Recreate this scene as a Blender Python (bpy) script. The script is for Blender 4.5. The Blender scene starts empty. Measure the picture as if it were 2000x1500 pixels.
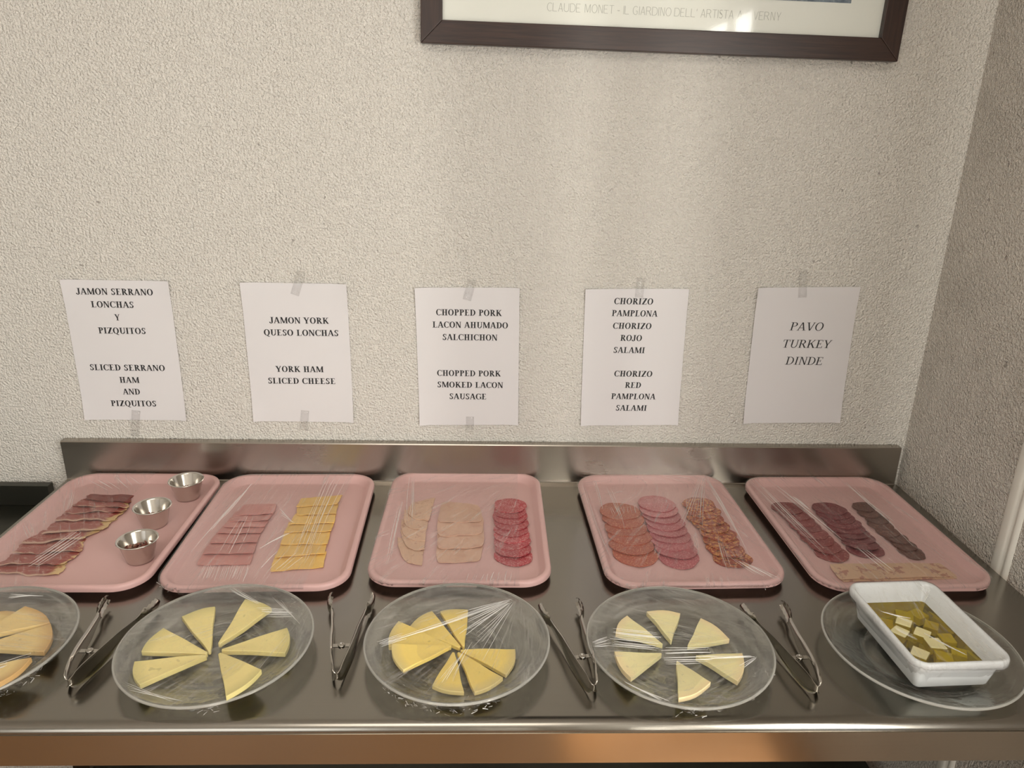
import bpy, bmesh, math, random
from mathutils import Vector, Matrix
from mathutils.bvhtree import BVHTree
D={'cam': {'f': 1441.93,'loc': [-0.0093,-1.4675,0.7273],'r': [0.999422,-0.026918,0.020778],'u': [-0.010828,0.32731,0.944855],'w': [0.032234,0.944534,-0.326829]},'trays': [(-0.7203,-0.2338,0.0012),(-0.3972,-0.2324,0.0236),(-0.0536,-0.218,-0.0044),(0.3439,-0.2212,0.0304),(0.7002,-0.2282,0.0202)],'papers': [(-0.7489,0.2797,-0.0002),(-0.3987,0.2794,-0.0013),(-0.0513,0.2754,0.0139),(0.2921,0.2781,0.0182),(0.643,0.2869,0.0224)],'plates': [(-0.735,-0.583),(-0.3935,-0.576),(-0.05,-0.572),(0.2725,-0.5805),(0.6275,-0.583)],'tongs': [[(-0.5653,-0.6528),(-0.6012,-0.4614),(-0.5262,-0.4692)],[(-0.212,-0.6413),(-0.2532,-0.4524),(-0.1936,-0.4523)],[(0.1378,-0.6648),(0.0793,-0.4787),(0.1336,-0.4665)],[(0.4429,-0.6679),(0.4016,-0.4794),(0.4629,-0.4726)]],'wedges': [[[(-0.7667,-0.5578),(-0.7664,-0.5016),(-0.7127,-0.5014)],[(-0.7471,-0.57),(-0.7074,-0.4995),(-0.6482,-0.5395)],[(-0.7419,-0.5779),(-0.6477,-0.5406),(-0.623,-0.6025)],[(-0.7332,-0.6234),(-0.6245,-0.6254),(-0.6408,-0.678)]],[[(-0.3999,-0.59),(-0.4689,-0.5156),(-0.4272,-0.4907)],[(-0.3973,-0.5752),(-0.3863,-0.4752),(-0.3384,-0.4978)],[(-0.3928,-0.5826),(-0.303,-0.5453),(-0.2917,-0.6008)],[(-0.3928,-0.5826),(-0.3083,-0.6487),(-0.339,-0.6984)],[(-0.3982,-0.5894),(-0.4623,-0.668),(-0.4896,-0.6228)],[(-0.399,-0.59),(-0.492,-0.5965),(-0.4829,-0.5441)]],[[(-0.0398,-0.5795),(-0.0803,-0.4951),(-0.0365,-0.4904)],[(-0.0419,-0.5795),(-0.1253,-0.5372),(-0.0927,-0.4945)],[(-0.0526,-0.5795),(-0.1462,-0.5939),(-0.1392,-0.5354)],[(-0.056,-0.5822),(-0.1202,-0.6471),(-0.143,-0.5922)],[(-0.0543,-0.5795),(-0.0371,-0.6772),(-0.0802,-0.6647)],[(-0.0516,-0.5808),(0.0152,-0.6526),(-0.023,-0.6804)],[(-0.0508,-0.5795),(0.0344,-0.5874),(0.02,-0.6404)]],[[(0.2536,-0.5713),(0.1851,-0.5517),(0.2098,-0.5098)],[(0.2662,-0.5638),(0.243,-0.4967),(0.2953,-0.5015)],[(0.2877,-0.5758),(0.3236,-0.513),(0.3535,-0.563)],[(0.2939,-0.5947),(0.36,-0.5995),(0.3351,-0.6563)],[(0.2644,-0.6045),(0.2936,-0.6697),(0.2432,-0.6989)],[(0.2475,-0.5903),(0.1891,-0.6561),(0.1747,-0.603)]]],'cr': {0: [[(-0.7603,-0.2536),(-0.7238,-0.2803),(-0.7872,-0.3795),(-0.7519,-0.3899),9],[(-0.7055,-0.2713),(-0.6778,-0.3061),(-0.7345,-0.3988),(-0.7065,-0.4046),5],[(-0.8673,-0.0912),(-0.8334,-0.1132),(-0.8204,-0.1969),(-0.7954,-0.2045),4],[(-0.8643,-0.2169),(-0.8609,-0.2545),(-0.8164,-0.2811),(-0.8193,-0.3071),3],[(-0.8362,-0.0677),(-0.7516,-0.0426),(-0.7781,-0.1125),(-0.7071,-0.089),6]],1: [[(-0.3536,-0.0341),(-0.319,-0.0335),(-0.3438,-0.3694),(-0.3148,-0.3969),9],[(-0.3077,-0.0358),(-0.2662,-0.0376),(-0.313,-0.3371),(-0.2899,-0.3203),6],[(-0.487,-0.3733),(-0.4093,-0.3698),(-0.4802,-0.424),(-0.4019,-0.4266),22],[(-0.4786,-0.2052),(-0.4532,-0.193),(-0.4748,-0.3543),(-0.4333,-0.3699),4],[(-0.4983,-0.0628),(-0.492,-0.0627),(-0.5048,-0.2133),(-0.531,-0.3979),5],[(-0.4187,-0.1618),(-0.4039,-0.2024),(-0.3868,-0.216),(-0.3666,-0.235),5],[(-0.4126,-0.3295),(-0.3955,-0.2953),(-0.3751,-0.2685),(-0.3588,-0.2592),4],[(-0.3918,-0.3851),(-0.3403,-0.403),(-0.3714,-0.3175),(-0.32,-0.3453),5]],2: [[(0.0748,-0.0349),(0.0794,-0.0299),(-0.0306,-0.0463),(-0.0158,-0.1137),7],[(0.0746,-0.0398),(0.0812,-0.0397),(-0.0325,-0.3048),(0.0386,-0.3642),13],[(0.0765,-0.0447),(0.0812,-0.0397),(-0.0594,-0.421),(-0.0087,-0.4281),9],[(0.0744,-0.0447),(0.0809,-0.0446),(0.0405,-0.361),(0.0544,-0.3673),4],[(-0.1764,-0.0338),(-0.1644,-0.0336),(-0.1586,-0.2847),(-0.1416,-0.2481),7],[(-0.1845,-0.1591),(-0.1748,-0.1377),(-0.1825,-0.3685),(-0.1702,-0.3763),5],[(-0.0466,-0.4253),(0.0334,-0.4279),(-0.039,-0.3987),(0.0389,-0.3861),10]],3: [[(0.4543,-0.0191),(0.468,-0.0189),(0.3509,-0.2436),(0.3938,-0.2657),12],[(0.462,-0.0241),(0.4688,-0.024),(0.4672,-0.2035),(0.456,-0.3619),6],[(0.2153,-0.0426),(0.2241,-0.0425),(0.2172,-0.1545),(0.2209,-0.1858),4],[(0.2391,-0.0759),(0.2524,-0.0874),(0.2503,-0.2156),(0.2506,-0.2815),4],[(0.2301,-0.1649),(0.2875,-0.1537),(0.2312,-0.1978),(0.2862,-0.1932),9],[(0.4171,-0.2618),(0.4262,-0.2801),(0.3932,-0.3967),(0.4118,-0.3936),4],[(0.4173,-0.3408),(0.4523,-0.3731),(0.454,-0.419),(0.4905,-0.4144),7],[(0.1898,-0.0718),(0.1975,-0.0622),(0.2035,-0.3664),(0.2119,-0.3975),3]],4: [[(0.5519,-0.0523),(0.576,-0.0471),(0.5895,-0.3514),(0.6124,-0.3578),6],[(0.5918,-0.059),(0.6142,-0.0587),(0.6449,-0.2964),(0.6577,-0.2998),4],[(0.7518,-0.0247),(0.7747,-0.0293),(0.7882,-0.1962),(0.77,-0.3387),4],[(0.6593,-0.2963),(0.6796,-0.3137),(0.676,-0.4031),(0.7003,-0.4076),4],[(0.6157,-0.1124),(0.6312,-0.1167),(0.6285,-0.1604),(0.6406,-0.1813),6]]},'crp': {0: [[(-0.7457,-0.4863),(-0.7475,-0.4705),(-0.7164,-0.4704),(-0.6893,-0.477),4],[(-0.6779,-0.6522),(-0.677,-0.6325),(-0.6286,-0.6225),(-0.6268,-0.6016),4]],1: [[(-0.4224,-0.456),(-0.4089,-0.4532),(-0.3631,-0.4933),(-0.3453,-0.501),5],[(-0.3445,-0.4761),(-0.3284,-0.4827),(-0.2983,-0.5272),(-0.2789,-0.5513),5],[(-0.3605,-0.5023),(-0.3378,-0.5273),(-0.3123,-0.5085),(-0.2861,-0.5272),8],[(-0.5173,-0.4962),(-0.5195,-0.5089),(-0.4535,-0.4588),(-0.4416,-0.4696),4],[(-0.4865,-0.6624),(-0.4713,-0.6812),(-0.4108,-0.7013),(-0.3712,-0.7041),4]],2: [[(0.0318,-0.4792),(0.0349,-0.4845),(-0.1626,-0.589),(-0.144,-0.5868),5],[(0.0317,-0.4818),(0.0363,-0.4898),(-0.0735,-0.5208),(-0.0147,-0.6319),15],[(-0.0503,-0.6235),(-0.0229,-0.5687),(-0.0757,-0.6636),(-0.0545,-0.678),6],[(-0.1653,-0.5857),(-0.1565,-0.5967),(-0.1277,-0.563),(-0.119,-0.5744),6]],3: [[(0.3741,-0.6136),(0.3756,-0.6179),(0.2912,-0.6114),(0.2849,-0.6241),4],[(0.3734,-0.6158),(0.3756,-0.6179),(0.3417,-0.6326),(0.3441,-0.6429),3],[(0.1793,-0.5523),(0.1655,-0.5937),(0.2565,-0.5641),(0.24,-0.6048),14],[(0.2424,-0.5938),(0.2335,-0.6345),(0.3242,-0.5939),(0.3135,-0.6305),9],[(0.175,-0.6644),(0.1896,-0.6788),(0.2187,-0.7021),(0.2438,-0.7094),5],[(0.1436,-0.5859),(0.1459,-0.597),(0.1726,-0.5665),(0.1729,-0.5937),6]]},'crb': [[(0.5741,-0.5593),(0.5881,-0.5531),(0.6187,-0.5653),(0.6194,-0.5914),4],[(0.5743,-0.5915),(0.574,-0.6007),(0.6005,-0.612),(0.6019,-0.6252),4],[(0.68,-0.501),(0.6802,-0.5091),(0.6538,-0.5302),(0.6557,-0.5353),3],[(0.6155,-0.5984),(0.6175,-0.6029),(0.6438,-0.6498),(0.6484,-0.6653),4]],'boxbot': [(0.5788,-0.6674),(0.6839,-0.6631)],'cubes': [(0.6178,-0.5487),(0.6008,-0.5714),(0.6319,-0.5751),(0.6374,-0.5979),(0.6641,-0.5836),(0.6036,-0.6187),(0.6367,-0.6233),(0.6345,-0.5238),(0.6587,-0.5197),(0.6639,-0.5461),(0.6713,-0.6073),(0.5953,-0.541)],'serrano': [[(-0.8166,-0.0995),(-0.7283,-0.1015),(-0.7189,-0.1409),(-0.8132,-0.1286)],[(-0.8159,-0.1149),(-0.7228,-0.1229),(-0.7124,-0.1613),(-0.8238,-0.1539)],[(-0.8215,-0.145),(-0.7162,-0.1468),(-0.7113,-0.1756),(-0.8215,-0.1838)],[(-0.8268,-0.174),(-0.7151,-0.1613),(-0.7147,-0.2089),(-0.8233,-0.2127)],[(-0.8263,-0.2073),(-0.7171,-0.198),(-0.7192,-0.2434),(-0.8201,-0.2608)],[(-0.8281,-0.2443),(-0.723,-0.233),(-0.7376,-0.2739),(-0.8368,-0.2978)],[(-0.8396,-0.2845),(-0.7388,-0.2665),(-0.7217,-0.3171),(-0.8329,-0.3293)],[(-0.8371,-0.3201),(-0.7217,-0.3124),(-0.7272,-0.36),(-0.8368,-0.3606)],[(-0.8408,-0.354),(-0.7271,-0.3534),(-0.7211,-0.3888),(-0.8374,-0.3841)]],'york': [[(-0.4957,-0.1392),(-0.4291,-0.1359),(-0.4236,-0.1813),(-0.4951,-0.1912)],[(-0.5019,-0.1633),(-0.4251,-0.1719),(-0.4272,-0.2086),(-0.4989,-0.2138)],[(-0.5041,-0.1913),(-0.4275,-0.1996),(-0.4254,-0.2307),(-0.5025,-0.2357)],[(-0.5062,-0.2183),(-0.4279,-0.2219),(-0.4262,-0.2542),(-0.5061,-0.2569)],[(-0.5104,-0.2443),(-0.4292,-0.2479),(-0.4241,-0.287),(-0.5087,-0.2916)],[(-0.5102,-0.2816),(-0.4259,-0.281),(-0.4195,-0.3234),(-0.5085,-0.3266)],[(-0.5099,-0.3171),(-0.4215,-0.3165),(-0.4159,-0.3539),(-0.5069,-0.3573)]],'cheese': [[(-0.3867,-0.113),(-0.3068,-0.0976),(-0.3083,-0.1429),(-0.3858,-0.1549)],[(-0.3889,-0.1379),(-0.3076,-0.1345),(-0.3033,-0.18),(-0.3778,-0.1877)],[(-0.3829,-0.1762),(-0.3042,-0.1753),(-0.2995,-0.2163),(-0.3832,-0.2237)],[(-0.3872,-0.2082),(-0.3013,-0.2074),(-0.2989,-0.2467),(-0.3837,-0.2517)],[(-0.387,-0.239),(-0.3017,-0.2382),(-0.2961,-0.2921),(-0.3798,-0.2947)],[(-0.3819,-0.2827),(-0.3007,-0.28),(-0.2948,-0.3234),(-0.3777,-0.3371)],[(-0.3823,-0.3239),(-0.2945,-0.3118),(-0.2896,-0.3623),(-0.3762,-0.3753)]],'chopped': [[(-0.1596,-0.1277),(-0.1157,-0.1051),(-0.1207,-0.2018),(-0.1715,-0.1701)],[(-0.1729,-0.1576),(-0.1219,-0.1613),(-0.122,-0.2346),(-0.1715,-0.214)],[(-0.1747,-0.1944),(-0.1227,-0.2018),(-0.1221,-0.2785),(-0.1715,-0.2481)],[(-0.1722,-0.2331),(-0.1231,-0.244),(-0.1205,-0.3081),(-0.1636,-0.2842)],[(-0.1745,-0.2628),(-0.1223,-0.2768),(-0.1211,-0.3543),(-0.1669,-0.3186)]],'lacon': [[(-0.1011,-0.1205),(-0.0248,-0.1348),(-0.0154,-0.2086),(-0.1042,-0.2114)],[(-0.1061,-0.1694),(-0.0157,-0.1766),(-0.0154,-0.2542),(-0.1009,-0.2651)],[(-0.1033,-0.2249),(-0.0137,-0.2241),(-0.014,-0.3005),(-0.098,-0.3073)],[(-0.101,-0.273),(-0.0142,-0.2759),(-0.0199,-0.3425),(-0.0966,-0.3494)]],'salchichon': ((0.0371,-0.142),(0.0391,-0.3238),0.034,9),'chorizo': ((0.2571,-0.1625),(0.2597,-0.3179),0.0397,6),'salami': ((0.3363,-0.131),(0.3357,-0.3249),0.0383,9),'pamplona': ((0.4229,-0.1324),(0.4297,-0.328),0.0338,8),'rose': ((0.6035,-0.1455),(0.6197,-0.3122),0.0297,8),'deep': ((0.6868,-0.1482),(0.69,-0.2969),0.0343,9),'dark': ((0.76,-0.1382),(0.7705,-0.3082),0.0228,8),'slab': [(0.5991,-0.3497),(0.8037,-0.3462),(0.8074,-0.3876),(0.5968,-0.3984)],'text': [(0,'JAMON SERRANO',-0.7521,0.4053,0.1505),(0,'LONCHAS',-0.7602,0.3793,0.0847),(0,'Y',-0.7541,0.3532,0.0101),(0,'PIZQUITOS',-0.7491,0.3256,0.095),(0,'SLICED SERRANO',-0.7504,0.2472,0.1527),(0,'HAM',-0.7502,0.2205,0.0408),(0,'AND',-0.7497,0.1947,0.0357),(0,'PIZQUITOS',-0.7493,0.1685,0.094),(1,'JAMON YORK',-0.3929,0.3518,0.1195),(1,'QUESO LONCHAS',-0.3906,0.3261,0.1512),(1,'YORK HAM',-0.3993,0.2482,0.0979),(1,'SLICED CHEESE',-0.397,0.2224,0.1398),(2,'CHOPPED PORK',-0.0499,0.3727,0.1341),(2,'LACON AHUMADO',-0.0471,0.347,0.1547),(2,'SALCHICHON',-0.0477,0.321,0.1135),(2,'CHOPPED PORK',-0.0496,0.2434,0.1336),(2,'SMOKED LACON',-0.0469,0.218,0.1386),(2,'SAUSAGE',-0.0518,0.1921,0.0789),(3,'CHORIZO',0.2841,0.4009,0.0806),(3,'PAMPLONA',0.288,0.3759,0.0947),(3,'CHORIZO',0.2848,0.3494,0.0805),(3,'ROJO',0.2845,0.3238,0.0458),(3,'SALAMI',0.2822,0.2978,0.0663),(3,'CHORIZO',0.2946,0.2464,0.0812),(3,'RED',0.2959,0.2213,0.0348),(3,'PAMPLONA',0.2984,0.196,0.0951),(3,'SALAMI',0.2959,0.1698,0.0671),(4,'PAVO',0.6472,0.3533,0.0708),(4,'TURKEY',0.6529,0.316,0.1039),(4,'DINDE',0.6531,0.279,0.0796)],'cap': [(0.0866,0.9324),(0.5088,0.9278)],'printedge': [(-0.092,0.9426),(0.6307,0.9515)],'tape': [[(-0.3807,0.4512),(-0.3973,0.4045)],[(-0.3942,0.1573),(-0.4006,0.1128)],[(-0.0429,0.441),(-0.0541,0.3991)],[(-0.0473,0.1469),(-0.0473,0.1162)],[(0.2949,0.4494),(0.2939,0.4096)],[(0.6222,0.4691),(0.6283,0.4145)],[(-0.7452,0.1536),(-0.7556,0.0953)]],'specks': [(0.0225,0.4555),(0.0666,0.4552),(0.6002,0.4615),(0.6152,0.4804),(0.6428,0.4777),(0.6583,0.4924)]}

sc = bpy.context.scene
PI = math.pi
COL = sc.collection

# ------------------------------------------------------------------ camera
cd = bpy.data.cameras.new('camera'); cam = bpy.data.objects.new('camera', cd); COL.objects.link(cam)
_c = D['cam']; r_, u_, w_ = (Vector(_c[k]) for k in 'ruw')
cam.matrix_world = Matrix(((r_.x, u_.x, -w_.x, _c['loc'][0]), (r_.y, u_.y, -w_.y, _c['loc'][1]), (r_.z, u_.z, -w_.z, _c['loc'][2]), (0, 0, 0, 1)))
cd.sensor_width = 36; cd.lens = 36 * _c['f'] / 2000; cd.clip_start = .01
sc.camera = cam
sc.view_settings.view_transform = 'Standard'; sc.view_settings.look = 'None'
sc.view_settings.gamma = 1; sc.view_settings.use_curve_mapping = False
sc.view_settings.exposure = 0.18
sc.cycles.max_bounces = 10; sc.cycles.transparent_max_bounces = 24
sc.cycles.diffuse_bounces = 4; sc.cycles.glossy_bounces = 5; sc.cycles.transmission_bounces = 8
sc.cycles.sample_clamp_indirect = 4

# ------------------------------------------------------------------ light
wd = bpy.data.worlds.new('world'); sc.world = wd; wd.use_nodes = True
wd.node_tree.nodes['Background'].inputs[0].default_value = (.8, .9, 1, 1)
wd.node_tree.nodes['Background'].inputs[1].default_value = .6
def area(name, loc, target, sx, sy, power, color):
    l = bpy.data.lights.new(name, 'AREA'); l.shape = 'RECTANGLE'; l.size = sx; l.size_y = sy; l.energy = power; l.color = color
    o = bpy.data.objects.new(name, l); COL.objects.link(o); o.location = loc
    o.rotation_euler = (Vector(target) - Vector(loc)).to_track_quat('-Z', 'Y').to_euler()
    return o
area('daylight_side_window', (.935, -1.95, .55), (-1, -1.95, .55), 1.1, 1.2, 43, (1, .97, .92))
area('daylight_window', (-1.5, -3.96, .55), (-1.0, 0, .2), 1.6, 1.5, 18, (1, .96, .90))
area('added_band_light', (.65, -3.97, .3), (.3, 0, .3), .09, 1.8, 20, (1, .96, .88))  # added narrow light, feeds the soft vertical bands on the back wall
area('ceiling_lamp_glow', (-.2, -1.7, 1.70), (-.2, -1.7, 0), .9, .9, 9, (1, .93, .84))
sl_ = bpy.data.lights.new('sun', 'SUN'); sl_.energy = 8.5; sl_.angle = .02; sl_.color = (1, .92, .80)
so = bpy.data.objects.new('sun', sl_); COL.objects.link(so); so.rotation_euler = Vector((-.36, .12, -.92)).to_track_quat('-Z', 'Y').to_euler()


# ------------------------------------------------------------------ materials
def mat(name):
    m = bpy.data.materials.new(name); m.use_nodes = True
    return m, m.node_tree.nodes, m.node_tree.links, m.node_tree.nodes['Principled BSDF']
def node(ns, t, **k):
    n = ns.new(t)
    for a, b in k.items():
        if a in n.inputs: n.inputs[a].default_value = b
        else: setattr(n, a, b)
    return n
def noise(ns, ls, scale, detail=3, rough=.5, vec=None, dist=0):
    n = node(ns, 'ShaderNodeTexNoise', Scale=scale, Detail=detail, Roughness=rough, Distortion=dist)
    if vec is not None: ls.new(vec, n.inputs['Vector'])
    return n
def ramp(ns, ls, fac, stops):
    r = ns.new('ShaderNodeValToRGB'); e = r.color_ramp.elements
    while len(e) < len(stops): e.new(.5)
    for i, (p, c) in enumerate(stops):
        e[i].position = p; e[i].color = (*c, 1) if not isinstance(c, (int, float)) else (c, c, c, 1)
    ls.new(fac, r.inputs[0]); return r
def mixc(ns, ls, fac, a, b, mode='MIX'):
    m = ns.new('ShaderNodeMix'); m.data_type = 'RGBA'; m.blend_type = mode
    for s, v in ((0, fac), (6, a), (7, b)):
        if hasattr(v, 'is_linked') or hasattr(v, 'links'): ls.new(v, m.inputs[s])
        elif s == 0: m.inputs[0].default_value = v
        else: m.inputs[s].default_value = (*v, 1)
    return m.outputs[2]
def mth(ns, ls, op, a, b=0., c=None):
    m = ns.new('ShaderNodeMath'); m.operation = op
    for i, v in enumerate((a, b) if c is None else (a, b, c)):
        if hasattr(v, 'links'): ls.new(v, m.inputs[i])
        else: m.inputs[i].default_value = v
    return m.outputs[0]
def bump(ns, ls, h, strength, dist, bs, nrm=None):
    b = node(ns, 'ShaderNodeBump', Strength=strength, Distance=dist); ls.new(h, b.inputs['Height'])
    if nrm: ls.new(nrm, b.inputs['Normal'])
    if bs is not None: ls.new(b.outputs[0], bs.inputs['Normal'])
    return b.outputs[0]
def objco(ns): return ns.new('ShaderNodeTexCoord').outputs['Object']
def mapping(ns, ls, vec, scale=(1, 1, 1), loc=None):
    m = ns.new('ShaderNodeMapping'); m.inputs['Scale'].default_value = scale; ls.new(vec, m.inputs['Vector'])
    if loc is not None: ls.new(loc, m.inputs['Location'])
    return m.outputs[0]
def seeded(ns, ls, k=7.):
    oi = ns.new('ShaderNodeObjectInfo'); s = ns.new('ShaderNodeVectorMath'); s.operation = 'SCALE'
    cmb = ns.new('ShaderNodeCombineXYZ')
    for i in range(3): ls.new(oi.outputs['Random'], cmb.inputs[i])
    ls.new(cmb.outputs[0], s.inputs[0]); s.inputs['Scale'].default_value = k
    return mapping(ns, ls, objco(ns), loc=s.outputs[0]), oi.outputs['Random']

def plaster(name, base, dirt, bumpd, grime=0.):
    m, ns, ls, bs = mat(name); co = objco(ns)
    a = noise(ns, ls, 235, 2, .5, co, .0); b = noise(ns, ls, 90, 1.5, .5, co)
    va = ramp(ns, ls, a.outputs[0], [(.30, 0.), (.70, 1.)])
    h = mth(ns, ls, 'ADD', va.outputs[0], mth(ns, ls, 'MULTIPLY', b.outputs[0], .5))
    bump(ns, ls, h, 1., bumpd, bs)
    big = noise(ns, ls, 2.2, 3, .6, co)
    c = mixc(ns, ls, mth(ns, ls, 'MULTIPLY', big.outputs[0], .5), base, dirt)
    sp = noise(ns, ls, 60, 1, .5, co); spm = ramp(ns, ls, sp.outputs[0], [(.77, 0.), (.80, 1.)])
    c = mixc(ns, ls, mth(ns, ls, 'MULTIPLY', spm.outputs[0], .5), c, (.12, .09, .07))
    if grime:
        g = noise(ns, ls, 5, 5, .7, co); gm = ramp(ns, ls, g.outputs[0], [(.45, 0.), (.75, 1.)])
        c = mixc(ns, ls, mth(ns, ls, 'MULTIPLY', gm.outputs[0], grime), c, (.28, .25, .21))
    ls.new(c, bs.inputs['Base Color']); bs.inputs['Roughness'].default_value = .75
    return m
M = {}
M['plaster'] = plaster('textured_plaster', (.78, .755, .70), (.71, .675, .60), .0039)
M['plaster_side'] = plaster('side_wall_plaster', (.72, .68, .62), (.64, .60, .53), .0052, .3)

def plain(name, col, rough=.5, metal=0., **k):
    m, ns, ls, bs = mat(name); bs.inputs['Base Color'].default_value = (*col, 1); bs.inputs['Roughness'].default_value = rough; bs.inputs['Metallic'].default_value = metal
    for a, b in k.items(): bs.inputs[a.replace('_', ' ')].default_value = b
    return m
M['trim'] = plain('painted_trim', (.72, .70, .64), .45)
M['ceiling'] = plain('ceiling_paint', (.8, .78, .74), .8)

def steel(name, base, rough, scl=(1, 1, 1), bmp=.00006, smudge=.14, aniso=.5):
    m, ns, ls, bs = mat(name); co = objco(ns)
    g = noise(ns, ls, 1, 3, .6, mapping(ns, ls, co, scl))
    s = noise(ns, ls, 7, 4, .65, co); s2 = noise(ns, ls, 2.3, 2, .5, co)
    r = mth(ns, ls, 'ADD', rough - smudge / 2 - .02, mth(ns, ls, 'ADD', mth(ns, ls, 'MULTIPLY', s.outputs[0], smudge), mth(ns, ls, 'MULTIPLY', g.outputs[0], .04)))
    ls.new(r, bs.inputs['Roughness']); bs.inputs['Metallic'].default_value = 1
    c = mixc(ns, ls, s2.outputs[0], base, tuple(v * .86 for v in base))
    c = mixc(ns, ls, mth(ns, ls, 'MULTIPLY', g.outputs[0], .5), c, tuple(v * .8 for v in base))
    ls.new(c, bs.inputs['Base Color']); bump(ns, ls, g.outputs[0], .5, bmp, bs)
    return m
M['steel_top'] = steel('brushed_steel_worktop', (.325, .305, .268), .21, (6, 700, 700))
M['steel_edge'] = steel('polished_steel_edge', (.52, .47, .40), .17, (5, 600, 600), .00003)
M['steel_back'] = steel('brushed_steel_upstand', (.42, .385, .34), .25, (8, 600, 600))
M['steel_dull'] = steel('dull_dark_steel', (.10, .10, .085), .35, (6, 500, 500))
M['chrome'] = steel('polished_tong_steel', (.50, .475, .43), .15, (60, 60, 60), .00002, .06)
M['cup_steel'] = steel('spun_cup_steel', (.70, .67, .62), .17, (40, 40, 900), .00004, .08)

# pink plastic
m, ns, ls, bs = mat('pink_tray_plastic'); co = objco(ns)
n1 = noise(ns, ls, 900, 2, .5, co); n2 = noise(ns, ls, 9, 3, .5, co)
c = mixc(ns, ls, n2.outputs[0], (.68, .435, .415), (.64, .40, .38)); ls.new(c, bs.inputs['Base Color'])
bs.inputs['Roughness'].default_value = .38; bump(ns, ls, n1.outputs[0], .25, .0003, bs); M['pink'] = m

# glass plate
m, ns, ls, bs = mat('clear_plate_glass'); bs.inputs['Base Color'].default_value = (.93, .95, .92, 1); bs.inputs['Transmission Weight'].default_value = 1
bs.inputs['Roughness'].default_value = .02; bs.inputs['IOR'].default_value = 1.46
out = ns['Material Output']
tr = node(ns, 'ShaderNodeBsdfTransparent'); tr.inputs[0].default_value = (.90, .905, .86, 1)
mx = ns.new('ShaderNodeMixShader'); mx.inputs[0].default_value = .08
ls.new(bs.outputs[0], mx.inputs[1]); ls.new(tr.outputs[0], mx.inputs[2])
df = node(ns, 'ShaderNodeBsdfDiffuse'); df.inputs[0].default_value = (.75, .74, .68, 1)
mx2 = ns.new('ShaderNodeMixShader'); gb = noise(ns, ls, 35, 3, .5, objco(ns), .5); bump(ns, ls, gb.outputs[0], .35, .004, bs)
sp_ = ns.new('ShaderNodeSeparateXYZ'); ls.new(objco(ns), sp_.inputs[0]); cb_ = ns.new('ShaderNodeCombineXYZ')
ls.new(mth(ns, ls, 'MULTIPLY', mth(ns, ls, 'SQRT', mth(ns, ls, 'ADD', mth(ns, ls, 'POWER', sp_.outputs[0], 2.), mth(ns, ls, 'POWER', sp_.outputs[1], 2.))), 190.), cb_.inputs[0])
for q_ in (0, 1): ls.new(mth(ns, ls, 'MULTIPLY', sp_.outputs[q_], 16.), cb_.inputs[q_ + 1])
oi_ = ns.new('ShaderNodeObjectInfo'); vv_ = ns.new('ShaderNodeVectorMath'); ls.new(cb_.outputs[0], vv_.inputs[0]); ls.new(mth(ns, ls, 'MULTIPLY', oi_.outputs['Random'], 40.), vv_.inputs[1])
sm = noise(ns, ls, 1, 5, .65, vv_.outputs[0], .6); rr = ramp(ns, ls, sm.outputs[0], [(.38, .02), (.56, .12), (.72, .34)])
sx_ = ns.new('ShaderNodeSeparateXYZ'); ls.new(objco(ns), sx_.inputs[0])
rad = mth(ns, ls, 'SQRT', mth(ns, ls, 'ADD', mth(ns, ls, 'POWER', sx_.outputs[0], 2.), mth(ns, ls, 'POWER', sx_.outputs[1], 2.)))
rm = ramp(ns, ls, mth(ns, ls, 'MULTIPLY', rad, 5.), [(.655, 0.), (.664, .45)])  # pale rim: whitish pressed edge plus its bright highlight put into the colour
ls.new(mth(ns, ls, 'MAXIMUM', rr.outputs[0], rm.outputs[0]), mx2.inputs[0]); ls.new(mx.outputs[0], mx2.inputs[1]); ls.new(df.outputs[0], mx2.inputs[2]); ls.new(mx2.outputs[0], out.inputs[0])
M['glass'] = m

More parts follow.
